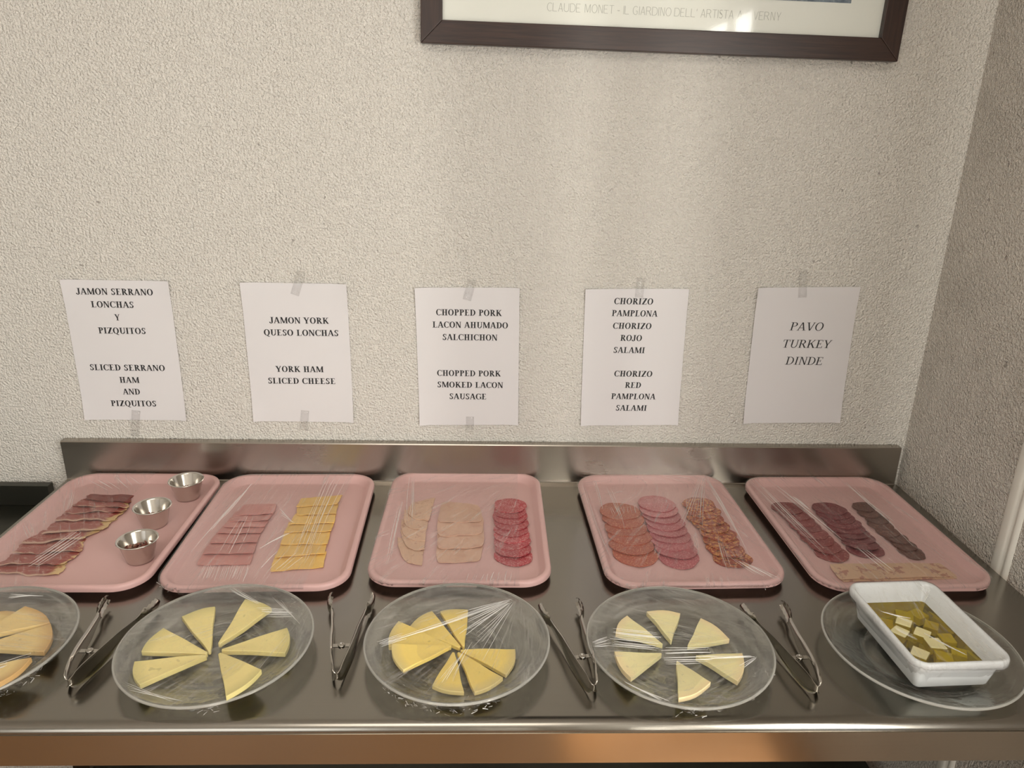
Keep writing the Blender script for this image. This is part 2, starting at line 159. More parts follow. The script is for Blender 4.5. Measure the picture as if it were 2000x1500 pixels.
# cling film: clear, hazy along its stretch creases
def film_mat(name, haze, streak, dens):
    m, ns, ls, bs = mat(name); out = ns['Material Output']
    uv = ns.new('ShaderNodeTexCoord').outputs['UV']
    s1 = noise(ns, ls, 1, 2.5, .6, mapping(ns, ls, uv, (dens, 1.3, 1)), .2)
    s2 = noise(ns, ls, 1, 2, .5, mapping(ns, ls, uv, (dens * .23, 1.1, 1)))
    k1 = ramp(ns, ls, s1.outputs[0], [(.50, 0.), (.57, .55), (.60, 1.), (.68, 0.)])
    k2 = ramp(ns, ls, s2.outputs[0], [(.47, 0.), (.66, 1.)])
    co = objco(ns); c1 = noise(ns, ls, 26, 4, .7, co, 1.2); cr = ramp(ns, ls, c1.outputs[0], [(.49, 0.), (.50, .25), (.515, 0.)])
    fac = mth(ns, ls, 'MULTIPLY', mth(ns, ls, 'MULTIPLY', k1.outputs[0], k2.outputs[0]), streak)
    fac = mth(ns, ls, 'ADD', fac, mth(ns, ls, 'MULTIPLY_ADD', cr.outputs[0], .35, haze))
    hgt = mth(ns, ls, 'ADD', mth(ns, ls, 'MULTIPLY', s1.outputs[0], k2.outputs[0]), mth(ns, ls, 'MULTIPLY', c1.outputs[0], .8))
    nb = bump(ns, ls, hgt, .55, .0022, None)
    tr = node(ns, 'ShaderNodeBsdfTransparent'); tr.inputs[0].default_value = (.97, .97, .97, 1)
    df = ns.new('ShaderNodeBsdfDiffuse'); df.inputs[0].default_value = (.82, .80, .77, 1); ls.new(nb, df.inputs['Normal'])
    tl = ns.new('ShaderNodeBsdfTranslucent'); tl.inputs[0].default_value = (.82, .80, .77, 1)
    dd = ns.new('ShaderNodeMixShader'); dd.inputs[0].default_value = .35; ls.new(df.outputs[0], dd.inputs[1]); ls.new(tl.outputs[0], dd.inputs[2])
    a = ns.new('ShaderNodeMixShader'); ls.new(fac, a.inputs[0]); ls.new(tr.outputs[0], a.inputs[1]); ls.new(dd.outputs[0], a.inputs[2])
    gl = ns.new('ShaderNodeBsdfGlossy'); gl.inputs['Roughness'].default_value = .13; ls.new(nb, gl.inputs['Normal'])
    fr = ns.new('ShaderNodeLayerWeight'); fr.inputs[0].default_value = .5; ls.new(nb, fr.inputs['Normal'])
    sch = mth(ns, ls, 'MULTIPLY_ADD', mth(ns, ls, 'POWER', fr.outputs['Facing'], 4.5), .5, .035)
    b = ns.new('ShaderNodeMixShader'); ls.new(sch, b.inputs[0]); ls.new(a.outputs[0], b.inputs[1]); ls.new(gl.outputs[0], b.inputs[2])
    ls.new(b.outputs[0], out.inputs[0]); return m
m, ns, ls, bs = mat('cling_film_pleat'); out = ns['Material Output']
tr = ns.new('ShaderNodeBsdfTransparent'); bs.inputs['Base Color'].default_value = (.85, .84, .81, 1); bs.inputs['Roughness'].default_value = .18; bs.inputs['IOR'].default_value = 1.6
mx = ns.new('ShaderNodeMixShader'); mx.inputs[0].default_value = .55; ls.new(tr.outputs[0], mx.inputs[1]); ls.new(bs.outputs[0], mx.inputs[2]); ls.new(mx.outputs[0], out.inputs[0]); M['crease'] = m
M['film'] = film_mat('cling_film_on_tray', .018, .42, 90)
M['film_plate'] = film_mat('cling_film_on_plate', .012, .34, 70)
M['tape'] = film_mat('clear_sticky_tape', .02, .1, 20)

def paperlike(name, col):
    m, ns, ls, bs = mat(name); co = objco(ns); n = noise(ns, ls, 6, 3, .5, co)
    bs.inputs['Base Color'].default_value = (*col, 1); bs.inputs['Roughness'].default_value = .7; bump(ns, ls, n.outputs[0], .35, .006, bs); return m
M['paper'] = paperlike('printer_paper', (.66, .645, .65))
M['ink'] = plain('black_ink', (.012, .012, .014), .6)
M['ink_grey'] = plain('pale_grey_ink', (.42, .42, .36), .6)
M['mat_board'] = plain('cream_mat_board', (.82, .82, .74), .6)
m, ns, ls, bs = mat('blue_grey_print'); n = noise(ns, ls, 60, 5, .7, objco(ns)); r = ramp(ns, ls, n.outputs[0], [(.35, (.07, .10, .14)), (.65, (.30, .36, .40))]); ls.new(r.outputs[0], bs.inputs[0]); M['print'] = m
m, ns, ls, bs = mat('dark_brown_wood'); n = noise(ns, ls, 1, 4, .6, mapping(ns, ls, objco(ns), (12, 220, 220)), .6)
r = ramp(ns, ls, n.outputs[0], [(.3, (.016, .007, .005)), (.7, (.045, .020, .013))]); ls.new(r.outputs[0], bs.inputs[0]); bs.inputs['Roughness'].default_value = .36; bump(ns, ls, n.outputs[0], .25, .0003, bs); M['wood'] = m
m, ns, ls, bs = mat('terracotta_floor'); n = noise(ns, ls, 5, 4, .6, objco(ns)); r = ramp(ns, ls, n.outputs[0], [(.3, (.23, .12, .05)), (.7, (.32, .17, .075))]); ls.new(r.outputs[0], bs.inputs[0]); bs.inputs['Roughness'].default_value = .4; M['floor'] = m

# foods
def food(name, base, fleck, fscale, lo, hi, rough=.4, fleck2=None, amt=1., sss=.0, bmp=.0003, vary=.12):
    m, ns, ls, bs = mat(name); co, rnd = seeded(ns, ls)
    v = noise(ns, ls, fscale, 3, .55, co, .8); k = ramp(ns, ls, v.outputs[0], [(lo, 0.), (hi, 1.)])
    big = noise(ns, ls, fscale * .16, 2, .5, co)
    c = mixc(ns, ls, big.outputs[0], base, tuple(x * .78 for x in base))
    c = mixc(ns, ls, mth(ns, ls, 'MULTIPLY', k.outputs[0], amt), c, fleck)
    if fleck2:
        v2 = noise(ns, ls, fscale * .55, 2, .5, mapping(ns, ls, co, (1, 1, 1.7))); k2 = ramp(ns, ls, v2.outputs[0], [(.60, 0.), (.66, 1.)]); c = mixc(ns, ls, k2.outputs[0], c, fleck2)
    hsv = ns.new('ShaderNodeHueSaturation'); ls.new(c, hsv.inputs['Color']); ls.new(mth(ns, ls, 'MULTIPLY_ADD', rnd, vary * 2, 1 - vary), hsv.inputs['Value'])
    ls.new(hsv.outputs[0], bs.inputs['Base Color']); bs.inputs['Roughness'].default_value = rough
    if sss: bs.inputs['Subsurface Weight'].default_value = sss; bs.inputs['Subsurface Scale'].default_value = .004; bs.inputs['Subsurface Radius'].default_value = (1, .6, .3)
    bump(ns, ls, v.outputs[0], .4, bmp, bs); return m
M['salchichon'] = food('salchichon_meat', (.48, .05, .065), (.70, .42, .40), 300, .50, .60, .33, amt=.6)
M['salami'] = food('salami_meat', (.45, .10, .12), (.62, .32, .30), 380, .53, .60, .35, amt=.7)
M['chorizo'] = food('red_chorizo_meat', (.42, .085, .04), (.66, .38, .22), 380, .56, .62, .35, amt=.7)
M['pamplona'] = food('coarse_chorizo_meat', (.34, .045, .02), (.66, .32, .10), 170, .50, .58, .33, amt=.9, fleck2=(.12, .02, .012))
M['rose'] = food('wine_salami_meat', (.24, .035, .035), (.50, .22, .19), 230, .56, .63, .36, amt=.7)
M['deep'] = food('deep_wine_salami_meat', (.19, .022, .032), (.44, .18, .17), 220, .56, .63, .36, amt=.7)
M['dark'] = food('dark_dry_sausage_meat', (.13, .045, .032), (.34, .16, .12), 230, .52, .64, .4, amt=.5)
M['york'] = food('york_ham_meat', (.64, .29, .265), (.74, .46, .42), 60, .55, .75, .3, amt=.5, sss=.15, vary=.06)
M['yellow'] = food('sliced_yellow_cheese', (.90, .58, .17), (.93, .67, .27), 40, .5, .8, .42, amt=.5, sss=.15, vary=.05)
M['lacon'] = food('smoked_pork_shoulder', (.74, .475, .345), (.54, .27, .19), 45, .5, .75, .4, amt=.6, sss=.1, vary=.05)
M['chopped'] = food('chopped_pork_meat', (.76, .50, .35), (.42, .20, .14), 90, .60, .65, .4, amt=.7, sss=.1, vary=.04)
M['turkey'] = food('turkey_loaf_meat', (.72, .48, .32), (.38, .17, .13), 60, .55, .59, .4, amt=.85, sss=.1, vary=.04)
def cheese(name, base, rind):
    m, ns, ls, bs = mat(name); co, rnd = seeded(ns, ls)
    at = ns.new('ShaderNodeAttribute'); at.attribute_name = 'rind'
    k = ramp(ns, ls, at.outputs['Fac'], [(.80, 0.), (1., .75)])
    n = noise(ns, ls, 120, 3, .6, co); hn = noise(ns, ls, 90, 1, .5, co); hole = ramp(ns, ls, hn.outputs[0], [(.73, 0.), (.76, 1.)])
    c = mixc(ns, ls, n.outputs[0], base, tuple(x * .93 for x in base)); c = mixc(ns, ls, mth(ns, ls, 'MULTIPLY', hole.outputs[0], .35), c, tuple(x * .4 for x in base))
    c = mixc(ns, ls, k.outputs[0], c, rind); ls.new(c, bs.inputs['Base Color']); bs.inputs['Roughness'].default_value = .42
    bs.inputs['Subsurface Weight'].default_value = .15; bs.inputs['Subsurface Scale'].default_value = .004; bs.inputs['Subsurface Radius'].default_value = (1, .7, .3)
    bump(ns, ls, n.outputs[0], .3, .0004, bs); return m
M['wedge'] = [cheese('aged_cheese_amber', (.84, .64, .29), (.52, .29, .11)), cheese('semi_cured_cheese', (.92, .78, .33), (.60, .53, .22)),
              cheese('golden_cheese', (.93, .71, .20), (.62, .52, .26)), cheese('fresh_pale_cheese', (.95, .86, .46), (.92, .72, .42))]
# serrano: streaks of fat run along the slice, yellow fat towards its right end
m, ns, ls, bs = mat('serrano_ham_meat'); co, rnd = seeded(ns, ls)
at = ns.new('ShaderNodeAttribute'); at.attribute_name = 'along'; au = ns.new('ShaderNodeAttribute'); au.attribute_name = 'across'
n1 = noise(ns, ls, 20, 4, .6, mapping(ns, ls, co, (1, 2.2, 1)), 1.6); k1 = ramp(ns, ls, n1.outputs[0], [(.475, 0.), (.50, 1.), (.525, 0.)])
n2 = noise(ns, ls, 30, 3, .6, co)
c = mixc(ns, ls, n2.outputs[0], (.30, .05, .04), (.38, .11, .09))
c = mixc(ns, ls, mth(ns, ls, 'MULTIPLY', k1.outputs[0], .7), c, (.62, .42, .34))
e1 = mth(ns, ls, 'ADD', at.outputs['Fac'], mth(ns, ls, 'MULTIPLY_ADD', n1.outputs[0], .5, -.25)); ke = ramp(ns, ls, e1, [(.86, 0.), (.93, 1.)])
e2 = mth(ns, ls, 'ADD', au.outputs['Fac'], mth(ns, ls, 'MULTIPLY_ADD', n2.outputs[0], .3, -.15)); kf = ramp(ns, ls, e2, [(.86, 0.), (.93, .9)])
c = mixc(ns, ls, kf.outputs[0], c, (.64, .44, .33)); c = mixc(ns, ls, ke.outputs[0], c, (.66, .47, .24))
ls.new(c, bs.inputs['Base Color']); bs.inputs['Roughness'].default_value = .3; bump(ns, ls, n1.outputs[0], .4, .001, bs); M['serrano'] = m
M['serrano_lean'] = m.copy()
for r_l in M['serrano_lean'].node_tree.nodes:
    if r_l.type == 'VALTORGB' and abs(r_l.color_ramp.elements[0].position - .86) < .001 and len(r_l.color_ramp.elements) == 2: r_l.color_ramp.elements[1].position = 1.25 if False else .999; r_l.color_ramp.elements[0].position = .97
M['serrano_dry'] = food('dry_serrano_meat', (.20, .028, .02), (.34, .09, .06), 60, .5, .7, .35, amt=.6)
M['bits'] = food('diced_ham_bits', (.24, .06, .04), (.50, .30, .22), 120, .5, .6, .4, amt=.7)
m, ns, ls, bs = mat('white_glazed_plastic'); bs.inputs['Base Color'].default_value = (.80, .83, .84, 1); bs.inputs['Roughness'].default_value = .22; bs.inputs['Coat Weight'].default_value = .4; M['white'] = m
m, ns, ls, bs = mat('golden_olive_oil'); out = ns['Material Output']
tr = ns.new('ShaderNodeBsdfTransparent'); n = noise(ns, ls, 25, 3, .6, objco(ns)); r = ramp(ns, ls, n.outputs[0], [(.35, (.95, .83, .10)), (.7, (1., .94, .17))]); ls.new(r.outputs[0], tr.inputs[0])
gl = ns.new('ShaderNodeBsdfGlossy'); gl.inputs['Roughness'].default_value = .03; fr = ns.new('ShaderNodeFresnel'); fr.inputs[0].default_value = 1.47
mx = ns.new('ShaderNodeMixShader'); ls.new(fr.outputs[0], mx.inputs[0]); ls.new(tr.outputs[0], mx.inputs[1]); ls.new(gl.outputs[0], mx.inputs[2]); ls.new(mx.outputs[0], out.inputs[0]); M['oil'] = m
m, ns, ls, bs = mat('picture_glass'); out = ns['Material Output']; tr = ns.new('ShaderNodeBsdfTransparent'); gl = ns.new('ShaderNodeBsdfGlossy'); gl.inputs['Roughness'].default_value = .05
fr = ns.new('ShaderNodeFresnel'); fr.inputs[0].default_value = 1.45; mx = ns.new('ShaderNodeMixShader'); ls.new(fr.outputs[0], mx.inputs[0]); ls.new(tr.outputs[0], mx.inputs[1]); ls.new(gl.outputs[0], mx.inputs[2]); ls.new(mx.outputs[0], out.inputs[0]); M['pane'] = m

# ------------------------------------------------------------------ helpers
def link(name, verts, faces, m, parent=None, smooth=False, loc=(0, 0, 0), rz=0., auto=None):
    me = bpy.data.meshes.new(name); me.from_pydata([tuple(v) for v in verts], [], faces)
    bm = bmesh.new(); bm.from_mesh(me); bmesh.ops.recalc_face_normals(bm, faces=bm.faces); bm.to_mesh(me); bm.free()
    me.materials.append(m)
    if smooth: me.polygons.foreach_set('use_smooth', [True] * len(me.polygons))
    if auto: me.set_sharp_from_angle(angle=auto)
    o = bpy.data.objects.new(name, me); COL.objects.link(o); o.location = loc; o.rotation_euler = (0, 0, rz)
    if parent: o.parent = parent
    return o
def tag(o, label, cat, group=None, kind=None):
    o['label'] = label; o['category'] = cat
    if group: o['group'] = group
    if kind: o['kind'] = kind
    return o
def struct(o): o['kind'] = 'structure'; return o
def empty(name, loc, rz=0.):
    o = bpy.data.objects.new(name, None); COL.objects.link(o); o.location = loc; o.rotation_euler = (0, 0, rz); o.empty_display_size = .05; return o
def box(x0, y0, z0, x1, y1, z1):
    v = [(x0, y0, z0), (x1, y0, z0), (x1, y1, z0), (x0, y1, z0), (x0, y0, z1), (x1, y0, z1), (x1, y1, z1), (x0, y1, z1)]
    return v, [(0, 3, 2, 1), (4, 5, 6, 7), (0, 1, 5, 4), (1, 2, 6, 5), (2, 3, 7, 6), (3, 0, 4, 7)]
def bevel(o, w, seg=2):
    b = o.modifiers.new('bevel', 'BEVEL'); b.width = w; b.segments = seg; b.limit_method = 'ANGLE'; b.harden_normals = False; return o
def rrect(w, d, r, n=8):
    r = min(r, w / 2 - 1e-4, d / 2 - 1e-4); p = []
    for cx, cy, a in ((w/2-r, d/2-r, 0), (-w/2+r, d/2-r, 90), (-w/2+r, -d/2+r, 180), (w/2-r, -d/2+r, 270)):
        for i in range(n + 1):
            t = math.radians(a + 90 * i / n); p.append((cx + r * math.cos(t), cy + r * math.sin(t)))
    return p
def loft(rings, caps=True):
    V, F = [], []; n = len(rings[0])
    for r in rings: V += r
    for k in range(len(rings) - 1):
        for i in range(n): F.append((k*n+i, k*n+(i+1) % n, (k+1)*n+(i+1) % n, (k+1)*n+i))
    if caps: F.append(tuple(range(n))); F.append(tuple((len(rings)-1)*n+i for i in range(n)))
    return V, F
def rr_loft(w, d, R, prof, n=8):
    return loft([[(x, y, z) for x, y in rrect(w-2*i, d-2*i, max(R-i, .006), n)] for i, z in prof])
def lathe(prof, n=64):
    return loft([[(r*math.cos(2*PI*i/n), r*math.sin(2*PI*i/n), z) for i in range(n)] for r, z in prof])
def extrude_x(prof, x0, x1):
    n = len(prof); V = [(x0, y, z) for y, z in prof] + [(x1, y, z) for y, z in prof]
    F = [(i, (i+1) % n, n+(i+1) % n, n+i) for i in range(n)] + [tuple(range(n)), tuple(n+i for i in range(n))]
    return V, F
def slab(P, nu, nv, th):
    """closed sheet: P(u, v) gives the top surface, th its thickness"""
    V = []; F = []
    for s in (0, 1):
        for j in range(nv + 1):
            for i in range(nu + 1):
                x, y, z = P(i / nu, j / nv); V.append((x, y, z - s * th))
    k = (nu + 1) * (nv + 1); I = lambda i, j: j * (nu + 1) + i
    for j in range(nv):
        for i in range(nu):
            F.append((I(i, j), I(i+1, j), I(i+1, j+1), I(i, j+1))); F.append((k+I(i, j), k+I(i, j+1), k+I(i+1, j+1), k+I(i+1, j)))
    b = [I(i, 0) for i in range(nu)] + [I(nu, j) for j in range(nv)] + [I(nu-i, nv) for i in range(nu)] + [I(0, nv-j) for j in range(nv)]
    for a, c in zip(b, b[1:] + b[:1]): F.append((a, k+a, k+c, c))
    return V, F
ORD = ['rearmost', 'second', 'third', 'fourth', 'fifth', 'sixth', 'seventh', 'eighth', 'ninth', 'tenth']

# ------------------------------------------------------------------ room
WX0, WX1, WY0, ZF, ZC = -2.6, .908, -4.0, -.9, 1.75
struct(link('wall_back', *box(WX0-.1, 0, ZF-.1, WX1+.1, .12, ZC+.1), M['plaster']))
wr = struct(link('wall_right', *box(WX1, -1.38, ZF, WX1+.12, 0, ZC), M['plaster_side']))
for y0_, y1_, z0_, z1_ in ((WY0, -2.52, ZF, ZC), (-2.52, -1.38, ZF, -.60), (-2.52, -1.38, 1.16, ZC)): struct(link('wall_panel', *box(WX1, y0_, z0_, WX1+.12, y1_, z1_), M['plaster_side'], wr))
wn = struct(bpy.data.objects.new('window_1', None)); COL.objects.link(wn)
for y_ in (-2.52, -2.13, -1.73, -1.43): link('window_frame', *box(WX1+.002, y_, -.60, WX1+.022, y_+.05, 1.16), M['trim'], wn)
struct(link('wall_left', *box(WX0-.12, WY0, ZF, WX0, 0, ZC), M['plaster']))
struct(link('floor', *box(WX0-.1, WY0-.1, ZF-.1, WX1+.1, .1, ZF), M['floor']))
struct(link('ceiling', *box(WX0-.1, WY0-.1, ZC, WX1+.1, .1, ZC+.1), M['ceiling']))
wf = struct(bpy.data.objects.new('wall_front', None)); COL.objects.link(wf)
for nm, b in (('wall_panel', (WX0, -2.35, ZF, ZC)), ('wall_panel', (-.65, .60, ZF, ZC)), ('wall_panel', (.70, WX1, ZF, ZC)), ('wall_panel', (.60, .70, 1.25, ZC)), ('wall_panel', (-2.35, -.65, ZF, -.3)), ('wall_panel', (-2.35, -.65, 1.4, ZC))):
    struct(link(nm, *box(b[0], WY0-.1, b[2], b[1], WY0, b[3]), M['plaster'], wf))  # the narrow slit at right is made up, to go with the band light
for x0_, x1_ in ((.28, .38), (.435, .46), (.535, .75)): struct(link('band_blocker', *box(x0_, -2.02, ZF, x1_, -1.99, ZC), M['plaster']))  # added unseen slats that break the narrow light into bands on wall_back

# door casing on the side wall: a broad smooth strip, a groove, a thin strip
cs = [(-.330, .908), (-.333, .9045), (-.338, .903), (-.350, .9022), (-.356, .9035), (-.358, .9065), (-.362, .9068), (-.364, .9035), (-.368, .9028), (-.372, .904), (-.375, .908)]
V = [(x, y, z) for z in (ZF, ZC) for y, x in cs]; n = len(cs)
F = [(i, i+1, n+i+1, n+i) for i in range(n-1)] + [(n-1, 0, n, 2*n-1), tuple(range(n)), tuple(n+i for i in range(n))]
struct(link('trim_1', V, F, M['trim'], smooth=True, auto=.9))

# ------------------------------------------------------------------ worktable
CX0, CX1 = -.905, .897
wt = empty('worktable', (0, -.36, ZF)); wt.location = (0, 0, 0)
tag(wt, 'long stainless steel worktable with upstand standing against the plaster wall', 'worktable')
prof = [(-.0185, .0), (-.695, .0), (-.702, -.0003), (-.7070, -.0025), (-.7105, -.006), (-.712, -.011), (-.712, -.0615), (-.7108, -.063), (-.695, -.063), (-.695, -.060), (-.709, -.060), (-.709, -.012), (-.700, -.004), (-.0185, -.004)]
V, F = extrude_x(prof, CX0, CX1); link('worktop', V, F, M['steel_top'], wt, smooth=True, auto=.6)
link('front_edge', *box(CX0+.0005, -.7134, -.0615, CX1-.0005, -.7121, -.0125), M['steel_edge'], wt)
V, F = extrude_x([(-.0400, .0003), (-.0225, .0008), (-.0205, .0025), (-.020, .006), (-.020, .0865), (-.0185, .0885), (-.001, .0885), (-.001, -.003), (-.0400, -.003)], CX0, CX1 - .006)
link('upstand', V, F, M['steel_back'], wt, smooth=True, auto=.6)
link('lower_shelf', *box(CX0+.03, -.68, -.66, CX1-.03, -.03, -.63), M['steel_dull'], wt)
for sx in (CX0+.03, CX1-.07):
    for sy in (-.68, -.07): bevel(link('leg', *box(sx, sy, ZF, sx+.04, sy+.04, -.0045), M['steel_back'], wt), .003)
link('apron', *box(CX0+.03, -.05, -.10, CX1-.03, -.035, -.0045), M['steel_dull'], wt)

sd = empty('side_counter', (0, 0, 0)); tag(sd, 'lower dark steel counter at left, past the end of the worktable', 'counter')
link('worktop', *box(-2.45, -.68, -.075, -.947, -.004, -.062), M['steel_dull'], sd)
bevel(link('upstand', *box(-2.45, -.022, -.062, -.947, -.004, -.0145), M['steel_dull'], sd), .001)
link('front_rail', *box(-2.45, -.68, -.13, -.947, -.668, -.075), M['steel_dull'], sd)
for sx in (-2.44, -1.0):
    for sy in (-.66, -.06): link('leg', *box(sx, sy, ZF, sx+.04, sy+.04, -.075), M['steel_dull'], sd)

# ------------------------------------------------------------------ pink trays
TW, TD, TR = .3125, .414, .052
tp = [(.034, .0), (.028, .0), (.025, .0014), (.012, .0118), (.006, .0135), (.0022, .0125), (.0005, .0100), (.0, .0103), (0, .0160), (.0012, .0186), (.0035, .0200), (.0082, .0200), (.0098, .0193), (.0112, .0176), (.0192, .0066), (.0215, .0053), (.025, .0048), (.045, .0048)]
tl = ['pink plastic tray with serrano ham and three steel cups, at far left', 'pink plastic tray with york ham and yellow cheese slices', 'pink plastic tray with chopped pork, smoked pork shoulder and salchichon',
      'pink plastic tray with three fat columns of orange, rose and brown sausage', 'pink plastic tray nearest the side wall, with dark salami and turkey loaf']
V, F = rr_loft(TW, TD, TR, tp, 10); t0 = None
for i, (x, y, a) in enumerate(D['trays']):
    if t0 is None: o = t0 = link('food_tray', V, F, M['pink'], smooth=True, auto=.9)
    else: o = t0.copy(); COL.objects.link(o)
    o.location = (x, y, .0004); o.rotation_euler = (0, 0, a); tag(o, tl[i], 'tray', 'pink food trays along the wall')

# ------------------------------------------------------------------ glass plates
pp = [(.001, .0022), (.066, .0022), (.0705, .0004), (.0745, .0), (.078, .0012), (.084, .0040), (.104, .0112), (.124, .0195), (.131, .0228), (.1338, .0244), (.1346, .0262), (.1336, .0278), (.1312, .0279), (.129, .0266), (.122, .0228), (.103, .0148), (.086, .0082), (.0775, .0060), (.0762, .0054), (.0745, .0066), (.0730, .0066), (.0715, .0052), (.001, .0052)]
pl = ['clear glass plate with amber aged cheese, cut by the left edge of the photo', 'clear glass plate with six spread pale cheese wedges, before the york ham tray', 'clear glass plate with golden overlapping cheese wedges, before the pork tray',
      'clear glass plate with six small white cheese wedges spaced in a ring', 'clear glass plate under the white container of oil']
V, F = lathe(pp, 96); p0 = None
for i, (x, y) in enumerate(D['plates']):
    if p0 is None: o = p0 = link('glass_plate', V, F, M['glass'], smooth=True, auto=1.2)
    else: o = p0.copy(); COL.objects.link(o)
    if i == 4:
        o.data = o.data.copy(); gm = M['glass'].copy(); gm.name = 'bare_plate_glass'; o.data.materials[0] = gm
        for q_ in gm.node_tree.nodes:
            if q_.type == 'VALTORGB' and len(q_.color_ramp.elements) == 3:
                for e_, c_ in zip(q_.color_ramp.elements, (.0, .03, .16)): e_.color = (c_, c_, c_, 1)
    o.location = (x, y, .0004); tag(o, pl[i], 'plate', 'glass plates in the front row')

# ------------------------------------------------------------------ cheese wedges
PZ = .0060
def psurf(r):
    xs = [0, .077, .086, .103, .122, .140]; zs = [.0056, .0058, .0082, .0148, .0228, .0300]
    for a, b_, c, d in zip(xs, xs[1:], zs, zs[1:]):
        if r <= b_: return c + (d - c) * (r - a) / (b_ - a)
    return .03
def wedge(k, tri, idx, label, group, z0, tilt=0., th=.0085):
    tip, a, b = (Vector((*q, 0)) for q in tri); rnd = random.Random(k * 50 + idx)
    c = (a + b + tip) / 3; L = ((a + b) / 2 - tip).length
    tipw = .07 if k != 3 else .03
    def edge(u):                      # outer arc between the two outer corners
        e = a.lerp(b, u); d = ((a + b) / 2 - tip).normalized(); chord = (a - b).length
        return e + d * (math.sin(PI * u)) * chord * (.10 if k != 3 else .09)
    T0 = [tip.lerp(a, tipw), tip.lerp(b, tipw)]
    w1, w2 = rnd.uniform(-1, 1), rnd.uniform(-1, 1)
    def P(u, v):
        q = T0[0].lerp(T0[1], u).lerp(edge(u), v)
        q = q + Vector((math.sin(v * 9 + w1 * 5), math.cos(v * 7 + w2 * 4), 0)) * .0005
        return (q.x - c.x, q.y - c.y, z0 + th + tilt * v + .0005 * math.sin(6 * u + w1 * 3) * math.sin(5 * v))
    px_, py_ = D['plates'][k]; lift = 0
    for u in (0, .25, .5, .75, 1):
        for v in (.4, .5, .6, .7, .8, .9, 1.):
            x_, y_, _z = P(u, v); r__ = math.hypot(x_ + c.x - px_, y_ + c.y - py_); lift = max(lift, (psurf(r__) - PZ + .0004) / v)
    Q = P
    def P(u, v):
        x_, y_, z_ = Q(u, v); return (x_, y_, z_ + lift * v)
    V, F = slab(P, 6, 12, th)
    o = link('cheese_wedge', V, F, M['wedge'][k], smooth=True, loc=(c.x, c.y, 0), auto=.6)
    at = o.data.attributes.new('rind', 'FLOAT', 'POINT'); nn = 7 * 13
    at.data.foreach_set('value', [((i % nn) // 7) / 12 for i in range(2 * nn)])
    bevel(o, .0006, 1); return tag(o, label, 'cheese', group)
WL = [['amber cheese wedge at the back of the far-left plate, outer end cut by photo edge', 'large amber cheese wedge lying over the back of the far-left plate', 'amber cheese wedge beneath the large one, pointing right on the far-left plate', 'amber cheese wedge with brown rind at the front of the far-left plate'],
      ['pale cheese wedge pointing back and slightly left, before the york ham tray', 'pale cheese wedge with a creased outer end, pointing back right under tray edge', 'pale cheese wedge pointing right on the six-wedge plate by the upright tongs', 'pale cheese wedge pointing to the front, broadest on its plate', 'long narrow pale cheese wedge pointing front left beside the tongs', 'pale cheese wedge pointing left, above the long narrow one'],
      ['golden cheese wedge at the back right of its fan, straight edge upright', 'golden cheese wedge at the back left, tucked under its neighbours', 'golden cheese wedge pointing left, middle of the overlapping three', 'golden cheese wedge with small dark holes, pointing front left', 'golden cheese wedge pointing straight to the front edge of its plate', 'golden cheese wedge pointing front right, between two gaps', 'golden cheese wedge pointing right, closest to the tongs'],
      ['small white cheese wedge at the back left of the spaced ring', 'small white cheese wedge with uneven top at the back of the ring', 'small white cheese wedge at the back right of the ring', 'small white cheese wedge at the right of the ring, under film creases', 'small white cheese wedge at the front of the ring', 'small white cheese wedge at the left front of the ring']]
Z3 = [(.0, 0), (.0, .0), (.0045, .003), (.009, .002), (0, 0), (0, 0), (0, 0)]
Z1 = [(0, 0), (.009, -.002), (0, .0), (0, 0)]
GW = ['amber cheese wedges', 'pale cheese wedges', 'golden cheese wedges', 'small white cheese wedges']
for k, ws in enumerate(D['wedges']):
    for i, tri in enumerate(ws):
        dz, ti = (Z3[i] if k == 2 else Z1[i] if k == 0 else (0, 0))
        wedge(k, tri, i, WL[k][i], GW[k], PZ + dz, ti, .0065 if k == 2 else .0078)

# ------------------------------------------------------------------ sliced meats in shingled columns (rear slice on top)
def round_slice(name, key, x, y, rx, ry, rise, z0, seed, label, cat, group, th=.0013, rough=.03, ang=0.):
    rnd = random.Random(seed); n = 36; ph = [rnd.uniform(0, 6.28) for _ in range(6)]
    def rad(t): return 1 + rough * (math.sin(2*t+ph[0]) + .7*math.sin(3*t+ph[1]) + .5*math.sin(5*t+ph[2]) + .35*math.sin(9*t+ph[5]))
    rings = []; fr = [.02, .35, .7, .93, 1.]
    def zz(px, py): return z0 + rise * (.5 - py / (2 * ry)) + .0004 * math.sin(px * 90 + ph[3]) + .0004 * math.sin(py * 110 + ph[4])
    top = [[(rx*f*rad(2*PI*i/n)*math.cos(2*PI*i/n), ry*f*rad(2*PI*i/n)*math.sin(2*PI*i/n)) for i in range(n)] for f in fr]
    for r in reversed(top): rings.append([(a, b, zz(a, b)) for a, b in r])
    rings = rings[::-1]; ca, sa = math.cos(ang), math.sin(ang)
    up = [[(a*ca-b*sa, a*sa+b*ca, z + th) for a, b, z in r] for r in rings]; dn = [[(a*ca-b*sa, a*sa+b*ca, z) for a, b, z in r] for r in reversed(rings)]
    V, F = loft(up + dn)
    o = link(name, V, F, M[key], smooth=True, loc=(x, y, 0), auto=.7); return tag(o, label, cat, group)
